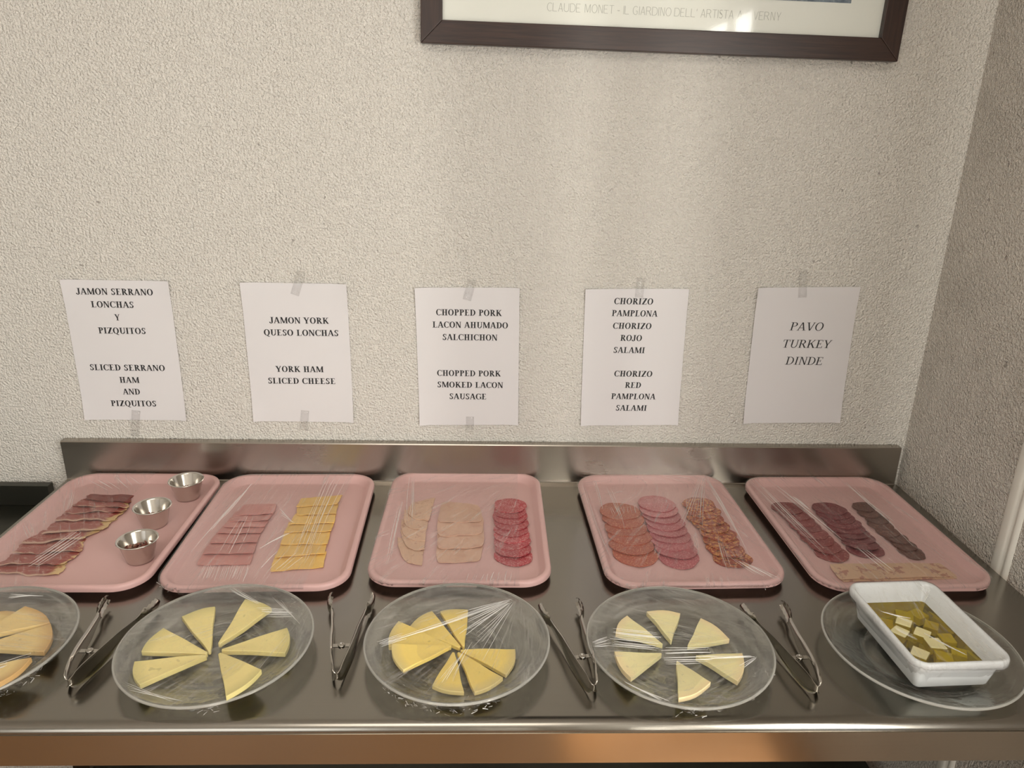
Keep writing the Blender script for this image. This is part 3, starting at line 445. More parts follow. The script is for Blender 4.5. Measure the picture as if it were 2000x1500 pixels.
def column(name, key, col, desc, cat, group, th=.0014, rough=.03, jit=.0012, ry=None, gaps=None):
    (x0, y0), (x1, y1), rx, n = col; rnd = random.Random(hash_(name)); ry = ry or rx
    s = math.hypot(x1-x0, y1-y0) / (n - 1); rise = th * 2 * ry / s * 1.25
    for i in range(n):
        t = i / (n - 1); x = x0+(x1-x0)*t + rnd.uniform(-jit, jit); y = y0+(y1-y0)*t
        w = 'front' if i == n - 1 else ORD[i]
        lab = (w + ' ' + desc) if i in (0, n - 1) else (w + ' from the back, ' + desc)
        round_slice(name, key, x, y, rx * rnd.uniform(.97, 1.03), ry, .0006 if i == n - 1 else rise, .0062, hash_(name) + i, lab, cat, group, th, rough)
def hash_(s): return sum((i + 3) * ord(c) for i, c in enumerate(s)) % 9973
column('salchichon_slice', 'salchichon', D['salchichon'], 'crimson slice right of the smoked pork, third tray', 'sausage slice', 'salchichon slices in the third tray', jit=.0015)
column('chorizo_slice', 'chorizo', D['chorizo'], 'orange-red chorizo slice, left column of fourth tray', 'sausage slice', 'orange-red chorizo slices in the fourth tray', jit=.0025)
column('salami_slice', 'salami', D['salami'], 'rose-pink salami slice, middle column of fourth tray', 'sausage slice', 'rose-pink salami slices in the fourth tray', jit=.001)
column('coarse_chorizo_slice', 'pamplona', D['pamplona'], 'brown coarse chorizo slice, right column of fourth tray', 'sausage slice', 'coarse chorizo slices in the fourth tray', jit=.003, rough=.045)
column('wine_salami_slice', 'rose', D['rose'], 'brownish-red slice in left column of the last tray', 'sausage slice', 'left column of sausage slices in the last tray', jit=.002, rough=.04)
column('deep_salami_slice', 'deep', D['deep'], 'deep wine-red slice in middle column of the last tray', 'sausage slice', 'middle column of sausage slices in the last tray', jit=.0015, rough=.03, ry=.030)
column('dark_sausage_slice', 'dark', D['dark'], 'blackish-brown slice nearest the side wall, last tray', 'sausage slice', 'right column of sausage slices in the last tray', jit=.004, rough=.07)

def quad_slice(name, m, q, rise, z0, th, seed, label, cat, group, corner=0., wav=.0004, attrs=False, curve=None, ragged=0.):
    q = [Vector((*p, 0)) for p in q]; c = sum(q, Vector()) / 4; rnd = random.Random(seed); ph = [rnd.uniform(0, 6.28) for _ in range(5)]
    def P(u, v):                       # v 0 at the rear, 1 at the front; u 0 left, 1 right
        uu, vv = u, v
        if corner:                     # round the corners by pulling them in
            a, b = 2*u-1, 2*v-1
            uu = .5 + .5 * a * math.sqrt(max(0, 1 - corner * b * b * .5 * abs(b)**3)); vv = .5 + .5 * b * math.sqrt(max(0, 1 - corner * a * a * .5 * abs(a)**3))
        p = q[0].lerp(q[1], uu).lerp(q[3].lerp(q[2], uu), vv)
        if curve: p += curve(u, v)
        p += Vector((math.sin(v*8+ph[0]) + .5*math.sin(v*19+ph[3]), math.sin(u*9+ph[1]) + .6*math.sin(u*23+ph[4]), 0)) * (.0004 + ragged)
        return (p.x-c.x, p.y-c.y, z0 + th + rise * v + wav * math.sin(u*11+ph[2]) * (.5+v) + wav * .6 * math.sin(u*23+ph[1]))
    nu, nv = 20, 10
    V, F = slab(P, nu, nv, th); o = link(name, V, F, m, smooth=True, loc=(c.x, c.y, 0), auto=.7)
    if attrs:
        nn = (nu+1)*(nv+1)
        for nm, f in (('along', lambda i: ((i % nn) % (nu+1))/nu), ('across', lambda i: ((i % nn)//(nu+1))/nv)):
            at = o.data.attributes.new(nm, 'FLOAT', 'POINT'); at.data.foreach_set('value', [f(i) for i in range(2*nn)])
    return tag(o, label, cat, group)
def quads(name, key, qs, desc, cat, group, grow=.0, **k):
    n = len(qs)
    for i, q in enumerate(qs):
        w = 'front' if i == n - 1 else ORD[i]; lab = (w + ' ' + desc) if i in (0, n - 1) else (w + ' from the back, ' + desc)
        kk = dict(k)
        quad_slice(name, M[key], q, .0008 if i == n-1 else kk.pop('rise', .0042), .0060, kk.pop('th', .0013), hash_(name)+i*7, lab, cat, group, **{a: b for a, b in kk.items() if a not in ('rise', 'th')})
quads('york_ham_slice', 'york', D['york'], 'pink boiled ham slice in the second tray', 'ham slice', 'york ham slices in the second tray', corner=.15)
quads('cheese_slice', 'yellow', D['cheese'], 'yellow cheese slice in the row beside the boiled ham', 'cheese slice', 'yellow cheese slices in the second tray', th=.0016)
def dcurve(u, v):                      # half-moon: left side bows in towards the rear and front
    return Vector((.005 * (1-u) * v * v, -.0135 * math.sin(PI * u**.7) * v, 0))
quads('chopped_pork_slice', 'chopped', D['chopped'], 'beige half-moon chopped pork slice, left in the third tray', 'pork slice', 'chopped pork slices in the third tray', curve=dcurve, th=.0011, rise=.003)
quads('smoked_pork_slice', 'lacon', D['lacon'], 'beige square smoked pork slice, middle of the third tray', 'pork slice', 'smoked pork slices in the third tray', corner=.35, th=.0012, rise=.0034)
for i, q in enumerate(D['serrano']):
    n = len(D['serrano']); w = 'front' if i == n-1 else ORD[i]
    lab = ('dark red rearmost dry-looking serrano ham slice in the far-left tray' if i == 0 else
           'front serrano ham slice with a thick pale fat edge, far-left tray' if i == n-1 else w + ' from the back, fat-streaked serrano ham slice in the far-left tray')
    quad_slice('serrano_ham_slice', M['serrano_dry'] if i == 0 else M['serrano'] if i in (3, 4, 5, 8) else M['serrano_lean'], q, .001 if i == n-1 else .0045, .0060, .0009, 400+i*3, lab, 'ham slice', 'serrano ham slices in the far-left tray', wav=.0008, attrs=True, ragged=.0016)
sl = D['slab']
quad_slice('turkey_loaf_slice', M['turkey'], [(x+.003, y-.002) for x, y in sl], .0, .0056, .0014, 71, 'lower long mottled turkey loaf slice at the front of the last tray', 'turkey slice', 'turkey loaf slices in the last tray', corner=.12)
quad_slice('turkey_loaf_slice', M['turkey'], [(x-.001, y+.001) for x, y in sl], .0, .0076, .0014, 75, 'upper long mottled turkey loaf slice lying on an equal one, last tray', 'turkey slice', 'turkey loaf slices in the last tray', corner=.12)

# ------------------------------------------------------------------ steel cups with diced ham
cp = [(.001, .0), (.0195, .0), (.0215, .0012), (.0225, .004), (.0305, .0365), (.0320, .0385), (.0335, .0392), (.0342, .0400), (.0336, .0410), (.0318, .0408), (.0300, .0385), (.0220, .0045), (.0200, .0022), (.001, .0020)]
V, F = lathe(cp, 56); c0 = None
CL = [('rear', -.6155, -.1085, 'steel sauce cup nearest the wall in the far-left tray', 'ham bits in the cup nearest the wall'), ('middle', -.636, -.2180, 'middle steel sauce cup of three in the far-left tray', 'ham bits in the middle cup'), ('front', -.6105, -.3365, 'steel sauce cup closest to the tongs, with film clinging below its rim', 'ham bits in the cup closest to the tongs')]
for i, (w, x, y, lab, bl) in enumerate(CL):
    if c0 is None: o = c0 = link('sauce_cup', V, F, M['cup_steel'], smooth=True, auto=1.)
    else: o = c0.copy(); COL.objects.link(o)
    o.location = (x, y, .0056); o.rotation_euler = (0, 0, i); tag(o, lab, 'cup', 'steel cups in the far-left tray')
    rnd = random.Random(i + 5); VV, FF = [], []
    lvl = .019 if i < 2 else .024; R = .0195 + (lvl - .006) * .24
    for k in range(170):
        t = rnd.uniform(0, 6.28); rr = R * math.sqrt(rnd.random()) * .93; s = rnd.uniform(.0016, .0034)
        zc = rnd.uniform(.0040, lvl); rr *= (.0195 + (zc) * .22) / R
        mt = Matrix.Translation((rr*math.cos(t), rr*math.sin(t), zc)) @ Matrix.Rotation(rnd.uniform(0, 6), 4, Vector((rnd.random(), rnd.random(), rnd.random()+.1)).normalized())
        bv, bf = box(-s, -s*.6, -s*.45, s, s*.6, s*.45); b0 = len(VV)
        VV += [tuple(mt @ Vector(v)) for v in bv]; FF += [tuple(b0 + j for j in f) for f in bf]
    b = link('ham_bits', VV, FF, M['bits'], loc=(x, y, .0056)); tag(b, 'heap of diced ' + bl, 'ham bits', 'diced ham in the steel cups', 'stuff')

# ------------------------------------------------------------------ serving tongs
def make_arm(path, side, root):
    """path: apex -> tip in plan; the arm is a trough standing on edge, bulging outwards"""
    A, B = path; d = (B - A); L = d.length; d.normalize(); nrm = Vector((-d.y, d.x, 0)) * side
    st = [0, .02, .05, .1, .18, .28, .4, .52, .64, .72, .76, .80, .825, .85, .875, .90, .925, .95, .975, 1.]
    hh = [.0065, .0100, .0126, .0143, .0148, .0142, .0126, .0104, .0078, .0062, .0066, .0092, .0114, .0084, .0112, .0084, .0108, .0076, .0086, .0040]
    bow = lambda s: .0022 * math.sin(PI * min(1, s / .5)) * (1 if s < .5 else 0) + (.004 * math.sin(PI * (s - .76) / .24) if s > .76 else 0)
    zc = .0150; V, F = [], []; K = 9
    for s, h in zip(st, hh):
        depth = min(.0058, h * .5) if s < .78 else .0050
        sh = -.0055 * (1 - s / .02) if s < .02 else 0
        for lay in (0, 1):
            for k in range(K):
                t = -1 + 2 * k / (K - 1); off = bow(s) + .0016 + (depth * (1 - abs(t) ** 3.2) if s > .78 else .0030 * max(0, (abs(t) - .6) / .4) ** 1.5) + sh * .4 - (0 if lay else .0011)
                q = A + d * (s * L) + nrm * off
                V.append((q.x, q.y, zc + h * t))
    S = 2 * K
    for i in range(len(st) - 1):
        for k in range(K - 1):
            a, b = i*S+k, (i+1)*S+k
            F.append((a, b, b+1, a+1)); a += K; b += K; F.append((a, a+1, b+1, b))
        for k in (0, K-1):
            a, b = i*S+k, (i+1)*S+k; F.append((a, a+K, b+K, b) if k == 0 else (a, b, b+K, a+K))
    for i in (0, len(st)-1):
        for k in range(K-1): a = i*S+k; F.append((a, a+1, a+1+K, a+K))
    return link('arm', V, F, M['chrome'], root, smooth=True, auto=1.)
TL = ['steel serving tongs tilted strongly right, left of the six-wedge pale cheese plate', 'steel serving tongs with one upright arm, before the gap between the second and third trays',
      'steel serving tongs between the golden cheese plate and the white cheese ring', 'steel serving tongs between the white cheese ring and the oil container']
for i, (ap, ta, tb) in enumerate(D['tongs']):
    A = Vector((*ap, 0)); root = empty('serving_tongs', (A.x, A.y, .0004)); tag(root, TL[i], 'tongs', 'serving tongs between the plates')
    P1, P2 = Vector((*ta, 0)) - A, Vector((*tb, 0)) - A
    make_arm((Vector((-.0008, .002, 0)), P1), 1, root); make_arm((Vector((.0008, .002, 0)), P2), -1, root)
    mid = (P1.normalized() + P2.normalized()).normalized() * .058
    V, F = loft([[(r*math.cos(2*PI*k/24)+mid.x, r*math.sin(2*PI*k/24)+mid.y, z) for k in range(24)] for r, z in ((.0022, .0190), (.0046, .0190), (.0052, .0196), (.0052, .0230), (.0044, .0238), (.0026, .0238), (.0022, .0232))], True)
    link('rivet', V, F, M['chrome'], root, smooth=True, auto=.8)
    sp = (P2.normalized() - P1.normalized()); sp.normalize(); dd = mid.normalized(); wd_ = (P1.normalized() - P2.normalized()).length * .058 / 2 + .0035
    for s in (-1, 1):
        c1 = mid + sp * s * .003; c2 = mid + sp * s * wd_
        V, F = loft([[tuple(c + dd*a + Vector((0, 0, .0212 + b))) for a, b in ((-.0035, -.0006), (.0035, -.0006), (.0035, .0006), (-.0035, .0006))] for c in (c1, c2)])
        link('hinge_tab', V, F, M['chrome'], root)

# ------------------------------------------------------------------ white container, oil and cheese cubes
BX, BY, BA = .6290, -.5815, .050
bp = [(.024, .0), (.019, .0004), (.0175, .003), (.0095, .038), (.0090, .0400), (.0010, .0405), (.0, .0420), (.0, .0490), (.0012, .0520), (.0038, .0530), (.0065, .0520), (.0085, .0490), (.0170, .0325), (.0245, .0050), (.028, .0030), (.034, .0030)]
V, F = rr_loft(.142, .192, .022, bp, 8)
o = link('food_container', V, F, M['white'], smooth=True, loc=(BX, BY, .0135), rz=BA, auto=.9); tag(o, 'deep white rectangular container with rounded rim standing on a glass plate', 'container')
V, F = rr_loft(.142, .192, .022, [(.0258, .0040), (.0243, .0075), (.0190, .0262), (.0190, .0264)], 8)
o = link('olive_oil', V, F, M['oil'], loc=(BX, BY, .0135), rz=BA); tag(o, 'golden olive oil filling the bottom of the white container', 'oil')
CU = ['cheese cube at the back left of the bunch, floating in the oil', 'cheese cube against the left wall of the white container', 'cheese cube in the middle of the oil', 'largest cheese cube, just before the middle of the oil', 'yellowed cheese cube by the right side of the oil', 'cheese cube in the front left corner of the oil', 'orange-tinted cheese cube near the front wall, in the oil',
      'sunken cheese cube at the back of the oil, left of its twin', 'sunken cheese cube at the back of the oil, nearest the right wall', 'sunken cheese cube right of the oil middle', 'sunken cheese cube at the front right of the oil', 'sunken cheese cube by the back left bubbles']
cubem = M['wedge'][3]
for i, (x, y) in enumerate(D['cubes']):
    rnd = random.Random(i * 3 + 1); s = rnd.uniform(.0100, .0122); up = i in (0, 1, 2, 3, 5)
    a, b = x - BX, (y - .0045) - BY; la, lb = a*math.cos(-BA)-b*math.sin(-BA), a*math.sin(-BA)+b*math.cos(-BA)
    la = max(-.0385, min(.0385, la)); lb = max(-.062, min(.062, lb)); x, y = BX+la*math.cos(BA)-lb*math.sin(BA), BY+la*math.sin(BA)+lb*math.cos(BA)
    zt = .0412 if up else (.0385 if i < 7 else .033)
    v, f = box(-s, -s, -.0125, s, s, 0); v = [(p[0]*(1+rnd.uniform(-.1, .1)), p[1]*(1+rnd.uniform(-.1, .1)), p[2]) for p in v]
    o = link('cheese_cube', v, f, cubem, loc=(x, y, zt), rz=rnd.uniform(-.5, 1.)); bevel(o, .0010, 2); tag(o, CU[i], 'cheese', 'cheese cubes in the oil')

# ------------------------------------------------------------------ cling film
def film(name, ringf, levels, label, fan, m, seed, loc=(0, 0, 0), rz=0., cut=None, amp=.0009, group='cling films over the food', k=26., par=None, sag=.0022, low=1., creases=(), bunch=()):
    """ringf(level) -> outline; inner levels shrink to the centre, outer ones fold over and under the rim"""
    rnd = random.Random(seed); ph = [rnd.uniform(0, 6.28) for _ in range(12)]; V, F = [], []
    z_round = False; outs = [ringf(*lv) for lv in levels]; n = len(outs[0]); fx, fy = fan
    for li, ring in enumerate(outs):
        f, kind = levels[li][0], levels[li][1]
        for j, (x, y, z) in enumerate(ring):
            if par is None: ang = math.atan2(y - fy, x - fx)
            else: ang = (x * math.cos(par) + y * math.sin(par)) / .14
            wv = math.sin(ang * 23 + ph[0]) + .8 * math.sin(ang * 41 + ph[1]) + .6 * math.sin(ang * 67 + ph[2])
            if kind == 0:
                edge = max(0, 1 - f * f); z += -sag * edge + amp * .5 * wv * (edge + .06) * (.5 + .5 * math.sin(f * 5 + ph[3]))
            else:
                t = 2 * PI * j / n; a = kind * amp * low
                c = math.sin(37*t+ph[4]) + .8*math.sin(61*t+ph[5]) + .8*math.sin(19*t+ph[6]); s_ = 1 - .0035 * (kind - 1) * (1 + math.sin(29*t+ph[7])) * low
                z += a * c * (.2 if kind == 1 else .7); x *= s_; y *= s_; 
                for c0_, c1_, out_ in bunch:          # loose film gathered outside the rim
                    dg = math.degrees(t if z_round else math.atan2(y, x)) % 360
                    if c0_ <= dg <= c1_ and kind >= 2:
                        w_ = math.sin(PI * (dg-c0_)/(c1_-c0_)); rr_ = math.hypot(x, y)
                        o_ = out_ * w_ * (kind - 1) * .42 * (.7 + .5*math.sin(53*t+ph[8]) + .3*math.sin(97*t+ph[9])); x += x/rr_*o_; y += y/rr_*o_; z -= .0016*w_*(kind-1)*math.sin(71*t+ph[10])
                z = max(z, .0012)
            V.append((x, y, z))
    V.append((0, 0, outs[0][0][2] - sag)); ci = len(V) - 1
    for j in range(n): F.append((ci, j, (j+1) % n))
    for q in range(len(outs)-1):
        for j in range(n): F.append((q*n+j, q*n+(j+1) % n, (q+1)*n+(j+1) % n, (q+1)*n+j))
    me = bpy.data.meshes.new(name); me.from_pydata(V, [], F); me.materials.append(m)
    bm = bmesh.new(); bm.from_mesh(me)
    if cut:
        cx_, sl_ = cut; g = bm.verts[:] + bm.edges[:] + bm.faces[:]
        bmesh.ops.bisect_plane(bm, geom=g, plane_co=(cx_, 0, 0), plane_no=Vector((1, -sl_, 0)).normalized(), clear_outer=True)
    for f_ in bm.faces:
        if f_.normal.z < 0 and f_.calc_center_median().z > .012: f_.normal_flip()
    bm.to_mesh(me); bm.free(); V = [tuple(v.co) for v in me.vertices]; uv = me.uv_layers.new(name='fan')
    for pg in me.polygons:
        pg.use_smooth = True; base = None
        for li_, vi in zip(pg.loop_indices, pg.vertices):
            x, y = V[vi][0], V[vi][1]
            if par is None:
                a = math.atan2(y-fy, x-fx)
                if base is None: base = a
                if a - base > PI: a -= 2*PI
                if base - a > PI: a += 2*PI
                uv.data[li_].uv = (a * .5, math.hypot(x-fx, y-fy) * 9)
            else: uv.data[li_].uv = ((x*math.cos(par)+y*math.sin(par))*3.2, (-x*math.sin(par)+y*math.cos(par))*7)
    o = bpy.data.objects.new(name, me); COL.objects.link(o); o.location = loc; o.rotation_euler = (0, 0, rz)
    if creases:                        # pleats of the film: thin ridges lying along its surface
        tree = BVHTree.FromPolygons(V, [tuple(p.vertices) for p in me.polygons]); VV, FF = [], []; inv = Matrix.Rotation(-rz, 3, 'Z')
        for a0, a1, b0, b1, n_ in creases:
            for q in range(n_):
                t = (q + rnd.uniform(.1, .9)) / n_; t2 = t + rnd.uniform(-.5, .5) / n_
                A = Vector((*a0, 0)).lerp(Vector((*a1, 0)), t) - Vector(loc); B = Vector((*b0, 0)).lerp(Vector((*b1, 0)), t2) - Vector(loc)
                A = inv @ Vector((A.x, A.y, 0)); B = inv @ Vector((B.x, B.y, 0)); u0, u1 = rnd.uniform(0, .12), rnd.uniform(.75, 1.)
                A, B = A.lerp(B, u0), A.lerp(B, u1); d = (B - A)
                if d.length < 1e-4: continue
                nr = Vector((-d.y, d.x, 0)).normalized(); w = rnd.choice((.00024, .00032, .0004, .0006)); pts = []
                bend = rnd.uniform(-.02, .02) * d.length
                for s in range(9):
                    c = A.lerp(B, s/8) + nr * bend * math.sin(PI*s/8); h_ = tree.ray_cast(Vector((c.x, c.y, .3)), Vector((0, 0, -1)))[0]
                    if h_ is None: break
                    pts.append((c.x, c.y, h_.z))
                if len(pts) < 3: continue
                base_ = len(VV)
                for s, (x, y, z) in enumerate(pts):
                    k_ = w * (.25 + math.sin(PI * (s + .5) / (len(pts)))) ; 
                    VV += [(x + nr.x*k_, y + nr.y*k_, z + .0001), (x, y, z + .0001 + k_*1.5), (x - nr.x*k_, y - nr.y*k_, z + .0001)]
                for s in range(len(pts)-1):
                    for e_ in (0, 1): i0 = base_ + s*3 + e_; FF.append((i0, i0+1, i0+4, i0+3))
        for c0_, c1_, out_ in bunch:          # crumples where the film is gathered under the rim
            n_in = sum(1 for lv in levels if lv[1] < 2) * n
            hem = [v for v in V[n_in:-1] if c0_ <= math.degrees(math.atan2(v[1], v[0])) % 360 <= c1_] if not cut else []
            if cut: hem = [v for v in V if v[2] < .0150 and c0_ <= math.degrees(math.atan2(v[1], v[0])) % 360 <= c1_]
            for q in range(int(len(hem) * 1.6)):
                a = Vector(rnd.choice(hem)); rr_ = math.hypot(a.x, a.y); ou = Vector((a.x/rr_, a.y/rr_, 0)); tg = Vector((-ou.y, ou.x, 0))
                a = a + ou * rnd.uniform(-.005, .001) + tg * rnd.uniform(-.004, .004); a.z = min(.016, max(.002, a.z + rnd.uniform(-.003, .004)))
                d = (ou * rnd.uniform(-.004, .003) + tg * rnd.uniform(-.008, .008) + Vector((0, 0, rnd.uniform(-.003, .003)))); e1 = a + d
                e1.z = max(.0012, e1.z); sd_ = Vector((rnd.uniform(-1, 1), rnd.uniform(-1, 1), rnd.uniform(.2, 1))).normalized() * rnd.choice((.0004, .0008, .0014)); k0 = len(VV)
                VV += [tuple(a), tuple(e1), tuple(e1 + sd_), tuple(a + sd_ * .4)]; FF.append((k0, k0+1, k0+2, k0+3))
        mc = bpy.data.meshes.new('creases'); mc.from_pydata(VV, [], FF); mc.materials.append(M['crease']); oc = bpy.data.objects.new('creases', mc); COL.objects.link(oc); oc.parent = o; oc['kind'] = 'stuff'
    return tag(o, label, 'cling film', group)
def tray_ring(f, kind, z=.0207, w=TW, d=TD, R=TR):
    if kind == 0: return [(x*f, y*f, z) for x, y in rrect(w-.004, d-.004, R, 22)]
    e, zz = {1: (-.0012, z-.0028), 2: (-.0006, z-.0068), 3: (.008, z-.010)}[kind]
    return [(x, y, zz) for x, y in rrect(w-2*e+.0012, d-2*e+.0012, R, 22)]
LV = [(f, 0) for f in [.06*i for i in range(1, 16)] + [.94, .97, 1.]] + [(1, 1), (1, 2), (1, 3)]
TF = [dict(label='cling film over the serrano ham side of the far-left tray', fan=(-.5, -.6), par=.5, cut=(-.004, .06)),
      dict(label='cling film over the york ham and yellow cheese tray', fan=(0, 0), par=-.10, cut=(.098, .05)),
      dict(label='cling film over the tray of pork and salchichon', fan=(.130, .205), cut=(.105, .02)),
      dict(label='cling film over the tray of orange, rose and brown sausage', fan=(.085, .207), cut=None),
      dict(label='cling film over the tray of dark salami and turkey', fan=(0, 0), par=.12, cut=None)]
for i, ((x, y, a), kw) in enumerate(zip(D['trays'], TF)):
    o = film('cling_film', tray_ring, LV, seed=i+3, m=M['film'], loc=(x, y, .0004), rz=a, low=[2.2, 1.8, 1, 1, .8][i], creases=D['cr'][i], bunch=[[(115, 150, .012), (165, 185, .006)], [(228, 250, .009), (262, 285, .010)], [(270, 300, .006)], [(232, 245, .007), (285, 305, .004)], []][i], **kw)
def plate_ring(f, kind, z=.0290):
    n = 120; g = {0: (.1330*f, z), 1: (.1352, z-.0022), 2: (.1345, z-.0055), 3: (.126, z-.012), 4: (.112, z-.019)}[kind]
    return [(g[0]*math.cos(2*PI*i/n), g[0]*math.sin(2*PI*i/n), g[1]) for i in range(n)]
LP = [(f, 0) for f in [.07*i for i in range(1, 14)] + [.96, 1.]] + [(1, 1), (1, 2), (1, 3), (1, 4)]
PF = [dict(label='cling film over the amber cheese plate at far left', fan=(-.1, .2), par=1.4), dict(label='cling film over the six spread pale cheese wedges', fan=(.12, .10)),
      dict(label='cling film over the golden cheese wedges', fan=(.10, .125)), dict(label='cling film over the ring of small white cheese wedges', fan=(.165, -.015))]
for i, kw in enumerate(PF):
    x, y = D['plates'][i]; film('cling_film', plate_ring, LP, seed=i+31, m=M['film_plate'], loc=(x, y, .0004), amp=.0008, low=1.5, creases=D['crp'][i], bunch=[[(310, 345, .009)], [(25, 60, .004), (278, 292, .006)], [(225, 300, .015)], [(255, 275, .008), (320, 340, .005)]][i], **kw)
def box_ring(f, kind, z=.0537):
    if kind == 0: return [(x*f, y*f, z) for x, y in rrect(.138, .188, .02, 12)]
    e, zz = {1: (-.0012, z-.005), 2: (-.0008, z-.0125), 3: (.006, z-.022), 4: (.012, z-.034)}[kind]
    return [(x, y, zz) for x, y in rrect(.142-2*e, .192-2*e, .022, 12)]
film('cling_film', box_ring, [(f, 0) for f in (.1, .25, .4, .55, .7, .8, .88, .94, 1.)] + [(1, 1), (1, 2), (1, 3), (1, 4)], 'cling film wrapped over the white container of oil', (.05, .3), M['film_plate'], 77, loc=(BX, BY, .0135), rz=BA, amp=.0007, sag=.010, creases=D['crb'])

# ------------------------------------------------------------------ lettering: hand-built serif capitals, cap height 1
def glyphs(T, t, S):
    """T stem, t hairline, S serif height (0 = none)"""
    G = {}
    def rect(x0, y0, x1, y1): return [(x0, y0), (x1, y0), (x1, y1), (x0, y1)]
    def ln(x0, y0, x1, y1, w): return [(x0-w/2, y0), (x0+w/2, y0), (x1+w/2, y1), (x1-w/2, y1)]
    def sf(x, y, w): return [rect(x-w/2, y, x+w/2, y+S)] if S else []
    def foot(x, w=None, both=True):
        w = w or T + .22; r = sf(x, 0, w)
        return r + (sf(x, 1-S, w) if both else [])
    def arc(cx, cy, rx, ry, a0, a1, Tx=None, ty=None, n=14):
        Tx = T if Tx is None else Tx; ty = t if ty is None else ty; r = []
        pts = []
        for i in range(n+1):
            a = math.radians(a0+(a1-a0)*i/n); pts.append(((cx+rx*math.cos(a), cy+ry*math.sin(a)), (cx+(rx-Tx)*math.cos(a), cy+(ry-ty)*math.sin(a))))
        for p, q in zip(pts, pts[1:]): r.append([p[0], q[0], q[1], p[1]])
        return r
    h = T/2; a0 = .13 if S else .03
    st = a0 + h                       # x of the first stem's centre
    G['A'] = (.78, [ln(.10, 0, .37, 1, t*1.3), ln(.65, 0, .385, 1, T), rect(.2, .30, .57, .30+t)] + sf(.10, 0, .24) + sf(.65, 0, T+.2))
    G['C'] = (.74, arc(.40, .5, .37, .52, 48, 312) + ([rect(.66, .66, .66+t, 1.0), rect(.66, .04, .66+t, .24)] if S else []))
    G['G'] = (.80, arc(.40, .5, .37, .52, 48, 300) + [rect(.60, .06, .60+T*.9, .45)] + (sf(.64, .43, .28) + [rect(.65, .68, .65+t, 1.0)] if S else [rect(.45, .42, .60+T*.9, .42+t)]))
    G['D'] = (.80, [rect(st-h, 0, st+h, 1)] + arc(.36, .5, .40, .5, -90, 90) + [rect(.02 if S else st-h, 0, .37, t), rect(.02 if S else st-h, 1-t, .37, 1)])
    G['E'] = (.70, [rect(st-h, 0, st+h, 1), rect(.02 if S else st-h, 0, .6, t), rect(.02 if S else st-h, 1-t, .58, 1), rect(st, .49, .45, .49+t)] + ([rect(.58, 0, .63, .24), rect(.55, .78, .595, 1), rect(.42, .40, .46, .64)] if S else []))
    G['H'] = (.84, [rect(st-h, 0, st+h, 1), rect(.84-st-h, 0, .84-st+h, 1), rect(st, .48, .84-st, .48+t)] + foot(st) + foot(.84-st))
    G['I'] = (.44 if S else .2, [rect((.22 if S else .1)-h, 0, (.22 if S else .1)+h, 1)] + foot(.22 if S else .1))
    G['J'] = (.54, [rect(.34-h, .2, .34+h, 1)] + arc(.20, .22, .14+h, .27, 180, 360, T*.9, t*1.2) + (sf(.34, 1-S, T+.22) if S else []))
    G['K'] = (.84, [rect(st-h, 0, st+h, 1), ln(st+h*.6, .38, .66, 1, t*1.5), ln(.70, 0, .37, .62, T*1.15)] + foot(st) + sf(.66, 1-S, .24) + sf(.70, 0, .27))
    G['L'] = (.70, [rect(st-h, 0, st+h, 1), rect(.02 if S else st-h, 0, .6, t)] + (sf(st, 1-S, T+.24) + [rect(.585, 0, .635, .27)] if S else []))
    G['M'] = (1.0, [rect(.15-t*.6, 0, .15+t*.6, 1), rect(.83-h, 0, .83+h, 1), ln(.20, 1, .50, .04, T), ln(.81, 1, .50, .04, t*1.2)] + sf(.15, 0, .24) + sf(.83, 0, T+.2) + sf(.13, 1-S, .2) + sf(.86, 1-S, .22))
    G['N'] = (.80, [rect(.15-t*.6, 0, .15+t*.6, 1), rect(.65-t*.6, 0, .65+t*.6, 1), ln(.18, 1, .64, 0, T)] + sf(.15, 0, .24) + sf(.65, 1-S, .24) + sf(.10, 1-S, .2))
    G['O'] = (.80, arc(.40, .5, .37, .52, 0, 360, n=28))
    G['Q'] = (.80, arc(.40, .5, .37, .52, 0, 360, n=28) + [ln(.40, .02, .70, -.20, T*1.1)])
    G['P'] = (.68, [rect(st-h, 0, st+h, 1)] + arc(.36, .74, .28, .26, -90, 90) + [rect(st, .48, .37, .48+t), rect(.02 if S else st-h, 1-t, .37, 1)] + sf(st, 0, T+.22))
    G['R'] = (.78, [rect(st-h, 0, st+h, 1)] + arc(.36, .74, .27, .26, -90, 90) + [rect(st, .48, .37, .48+t), rect(.02 if S else st-h, 1-t, .37, 1), ln(.67, 0, .40, .5, T*1.1)] + sf(st, 0, T+.22) + sf(.69, 0, .2))
    G['S'] = (.60, arc(.30, .745, .22, .265, 40, 200, T*.85, t*1.3) + arc(.30, .26, .24, .28, -150, 25, T*.95, t*1.3) + [ln(.17, .66, .45, .40, T*1.7)[0:0] or [(.09, .70), (.17, .56), (.48, .34), (.44, .50), (.25, .66), (.20, .74)]] + ([rect(.46, .70, .46+t, .99), rect(.07, .02, .07+t, .32)] if S else []))
    G['T'] = (.70, [rect(.35-h, 0, .35+h, 1), rect(.05, 1-t, .65, 1)] + sf(.35, 0, T+.24) + ([rect(.04, .75, .09, 1), rect(.61, .75, .66, 1)] if S else []))
    G['U'] = (.80, [rect(st-h, .3, st+h, 1), rect(.66-t*.6, .3, .66+t*.6, 1)] + arc((st-h+.66+t*.6)/2, .31, (.66+t*.6-st+h)/2, .33, 180, 360, T*.8, t*1.3) + (sf(st, 1-S, T+.2) + sf(.66, 1-S, .24) if S else []))
